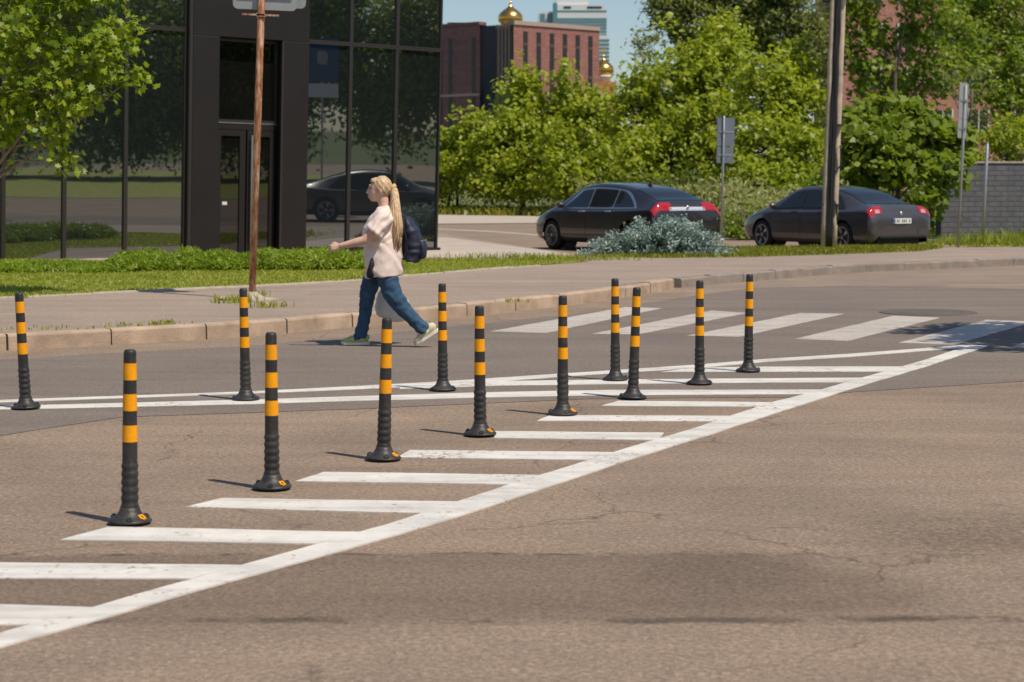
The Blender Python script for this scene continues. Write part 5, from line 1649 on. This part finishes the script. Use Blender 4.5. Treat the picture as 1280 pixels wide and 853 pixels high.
# shoes
def shoe(xt, z0, yaw_pitch, y, upper, accent):
    """toe at local 0, heel towards +x"""
    rot = Matrix.Translation((xt, y, z0)) @ Matrix.Rotation(yaw_pitch, 4, 'Y')
    bm = bmesh.new()
    limb(bm, [(.012, 0, .036), (.04, 0, .040), (.09, 0, .047), (.14, 0, .058), (.185, 0, .068), (.225, 0, .066), (.255, 0, .058), (.266, 0, .05)],
         [(.014, .020), (.024, .038), (.032, .046), (.042, .043), (.052, .038), (.050, .036), (.042, .033), (.02, .018)], 16, up=(0, 0, 1))
    bmesh.ops.transform(bm, matrix=rot, verts=bm.verts[:])
    o = from_bm('shoe', bm, upper, wom, True)
    bm = bmesh.new()
    pts = [(.0, .0), (.03, -.036), (.09, -.047), (.16, -.040), (.22, -.037), (.262, -.028), (.278, 0), (.262, .028), (.22, .037), (.16, .040), (.09, .047), (.03, .036)]
    up3 = lambda x: .010 * max(0, (.05 - x) / .05)
    lo = [bm.verts.new((x, yy, .001 + up3(x))) for x, yy in pts]; hi = [bm.verts.new((x, yy, .026 + up3(x) + .006 * (x > .2))) for x, yy in pts]
    for i in range(len(pts)):
        j = (i + 1) % len(pts); bm.faces.new((lo[i], lo[j], hi[j], hi[i]))
    bm.faces.new(lo[::-1]); bm.faces.new(hi)
    bmesh.ops.transform(bm, matrix=rot, verts=bm.verts[:])
    from_bm('sole', bm, M['sole'], o)
    bm = bmesh.new()
    limb(bm, [(.13, 0, .060), (.16, 0, .068), (.19, 0, .074)], [(.043, .046), (.047, .043), (.046, .040)], 14, up=(0, 0, 1))
    bmesh.ops.transform(bm, matrix=rot, verts=bm.verts[:])
    from_bm('side_panel', bm, accent, o, True)
    bm = bmesh.new()
    for q in range(4):
        x = .075 + q * .022
        limb(bm, [(x, -.022, .078 + q * .006), (x + .004, 0, .086 + q * .007), (x, .022, .078 + q * .006)], [.004] * 3, 5)
    bmesh.ops.transform(bm, matrix=rot, verts=bm.verts[:])
    from_bm('laces', bm, M['sole'], o)
shoe(-.42, .0, 0, .10, M['shoe_lime'], M['shoe_blue'])
shoe(.305, .002, R(-33), -.10, M['shoe_cream'], M['shoe_cream'])

# backpack hanging on her back
bp_ = empty('backpack', PC + Vector((.28, .04, .80)))
tag(bp_, 'navy backpack hanging on the back of the walking woman', 'backpack')
bm = bmesh.new()
secs = [(-.005, .0, .02), (.01, -.010, .075), (.05, -.006, .098), (.13, .004, .106), (.22, .000, .102), (.30, -.018, .086), (.37, -.040, .064), (.42, -.060, .040), (.435, -.064, .02)]
rings(bm, [(z, x, 0, hx, .145 * min(1, hx / .07) ** .5) for z, x, hx in secs], 24)
b_ = from_bm('main_pouch', bm, M['navy_fabric'], bp_, True)
remesh(b_, .011, 2)
crumple(b_, lambda c, n: .006 * math.sin(c.z * 45 + 5 * mnoise.noise(c * 7)) + .008 * mnoise.noise(c * 11))
bm = bmesh.new()
rings(bm, [(.03, .075, -.01, .03, .08), (.05, .088, -.01, .040, .105), (.15, .096, -.01, .042, .108), (.20, .085, -.01, .034, .10), (.215, .08, -.01, .02, .07)], 20)
f_ = from_bm('front_pocket', bm, M['navy_fabric'], bp_, True)
crumple(f_, lambda c, n: .006 * mnoise.noise(c * 18))
bm = bmesh.new(); limb(bm, [(.075, -.11, .205), (.125, -.04, .212), (.13, .03, .210), (.09, .10, .205)], [.005] * 4, 6)
from_bm('zip', bm, M['bright'], f_)
bm = bmesh.new(); limb(bm, [(-.065, -.03, .43), (-.075, -.02, .465), (-.072, .02, .47), (-.062, .03, .43)], [.009] * 4, 6)
from_bm('carry_loop', bm, M['strap'], bp_)
bm = bmesh.new(); limb(bm, [(-.09, -.105, .03), (-.05, -.150, .10), (-.055, -.152, .22), (-.085, -.12, .34)], [(.012, .006)] * 4, 8)
from_bm('side_strap', bm, M['strap'], bp_)
bm = bmesh.new(); limb(bm, [(-.075, .10, .40), (-.16, .13, .49), (-.26, .135, .505), (-.335, .135, .46), (-.405, .13, .33)], [(.022, .009)] * 5, 8)
from_bm('shoulder_strap', bm, M['strap'], bp_)

# white carrier bag in the far hand
pbg = empty('plastic_bag', PC + Vector((.050, .262, .22)))
tag(pbg, 'white plastic carrier bag held in the far hand, hanging behind the knees', 'bag')
bm = bmesh.new()
rings(bm, [(-.005, .06, 0, .06, .05), (.012, .055, 0, .125, .09), (.06, .045, 0, .178, .12), (.13, .026, 0, .182, .125), (.20, .012, 0, .160, .11), (.27, .0, 0, .115, .08), (.33, .002, 0, .075, .05), (.36, .004, 0, .04, .03)], 28)
b_ = from_bm('bag_body', bm, M['bag'], pbg, True)
remesh(b_, .011, 1)
crumple(b_, lambda c, n: .014 * mnoise.noise(c * 9) + .010 * (1 - abs(mnoise.noise(c * 14 + Vector((3, 1, 0))))) - .008)
for sx_ in (-1, 1):
    bm = bmesh.new()
    limb(bm, [(.004 + sx_ * .035, 0, .33), (.02 + sx_ * .018, -.012, .39), (.026, -.022, .425), (.027, -.020, .440)], [(.016, .006), (.011, .006), (.010, .007), (.008, .006)], 8)
    from_bm('handle', bm, M['bag'], pbg, True)

# ------------------------------------------------------------------ light, sky, camera
sun_dir = Vector((.385, -.335, .86)).normalized()
w = bpy.data.worlds.new('World'); scene.world = w; w.use_nodes = True
nt = w.node_tree
sky = nt.nodes.new('ShaderNodeTexSky'); sky.sky_type = 'NISHITA'; sky.sun_disc = False
sky.sun_elevation = math.asin(sun_dir.z); sky.sun_rotation = math.atan2(sun_dir.x, sun_dir.y)
sky.air_density = 1.0; sky.dust_density = .6; sky.ozone_density = 3.0
bg = nt.nodes['Background']; bg.inputs['Strength'].default_value = .092
nt.links.new(sky.outputs[0], bg.inputs[0])
ld = bpy.data.lights.new('sun', 'SUN'); ld.energy = 3.9; ld.angle = R(.53); ld.color = (1.0, .91, .77)
lo = bpy.data.objects.new('sun', ld); link(lo); lo.rotation_euler = (-sun_dir).to_track_quat('-Z', 'Y').to_euler()

cd = bpy.data.cameras.new('camera'); cam = bpy.data.objects.new('camera', cd); link(cam)
cam.location = (0, 0, CAMH); cam.rotation_euler = (R(90) - PITCH, 0, 0)
cd.sensor_width = 36; cd.lens = 36 * F / 1280
cd.clip_start = .1; cd.clip_end = 8000
cd.dof.use_dof = True; cd.dof.focus_distance = 13.5; cd.dof.aperture_fstop = 4.5
scene.camera = cam
scene.view_settings.view_transform = 'Standard'; scene.view_settings.look = 'None'
scene.view_settings.exposure = .15; scene.view_settings.gamma = 1
scene.cycles.max_bounces = 6; scene.cycles.diffuse_bounces = 3; scene.cycles.glossy_bounces = 3; scene.cycles.transmission_bounces = 4
scene.cycles.sample_clamp_indirect = 6
scene.cycles.use_denoising = True
scene.render.use_persistent_data = False
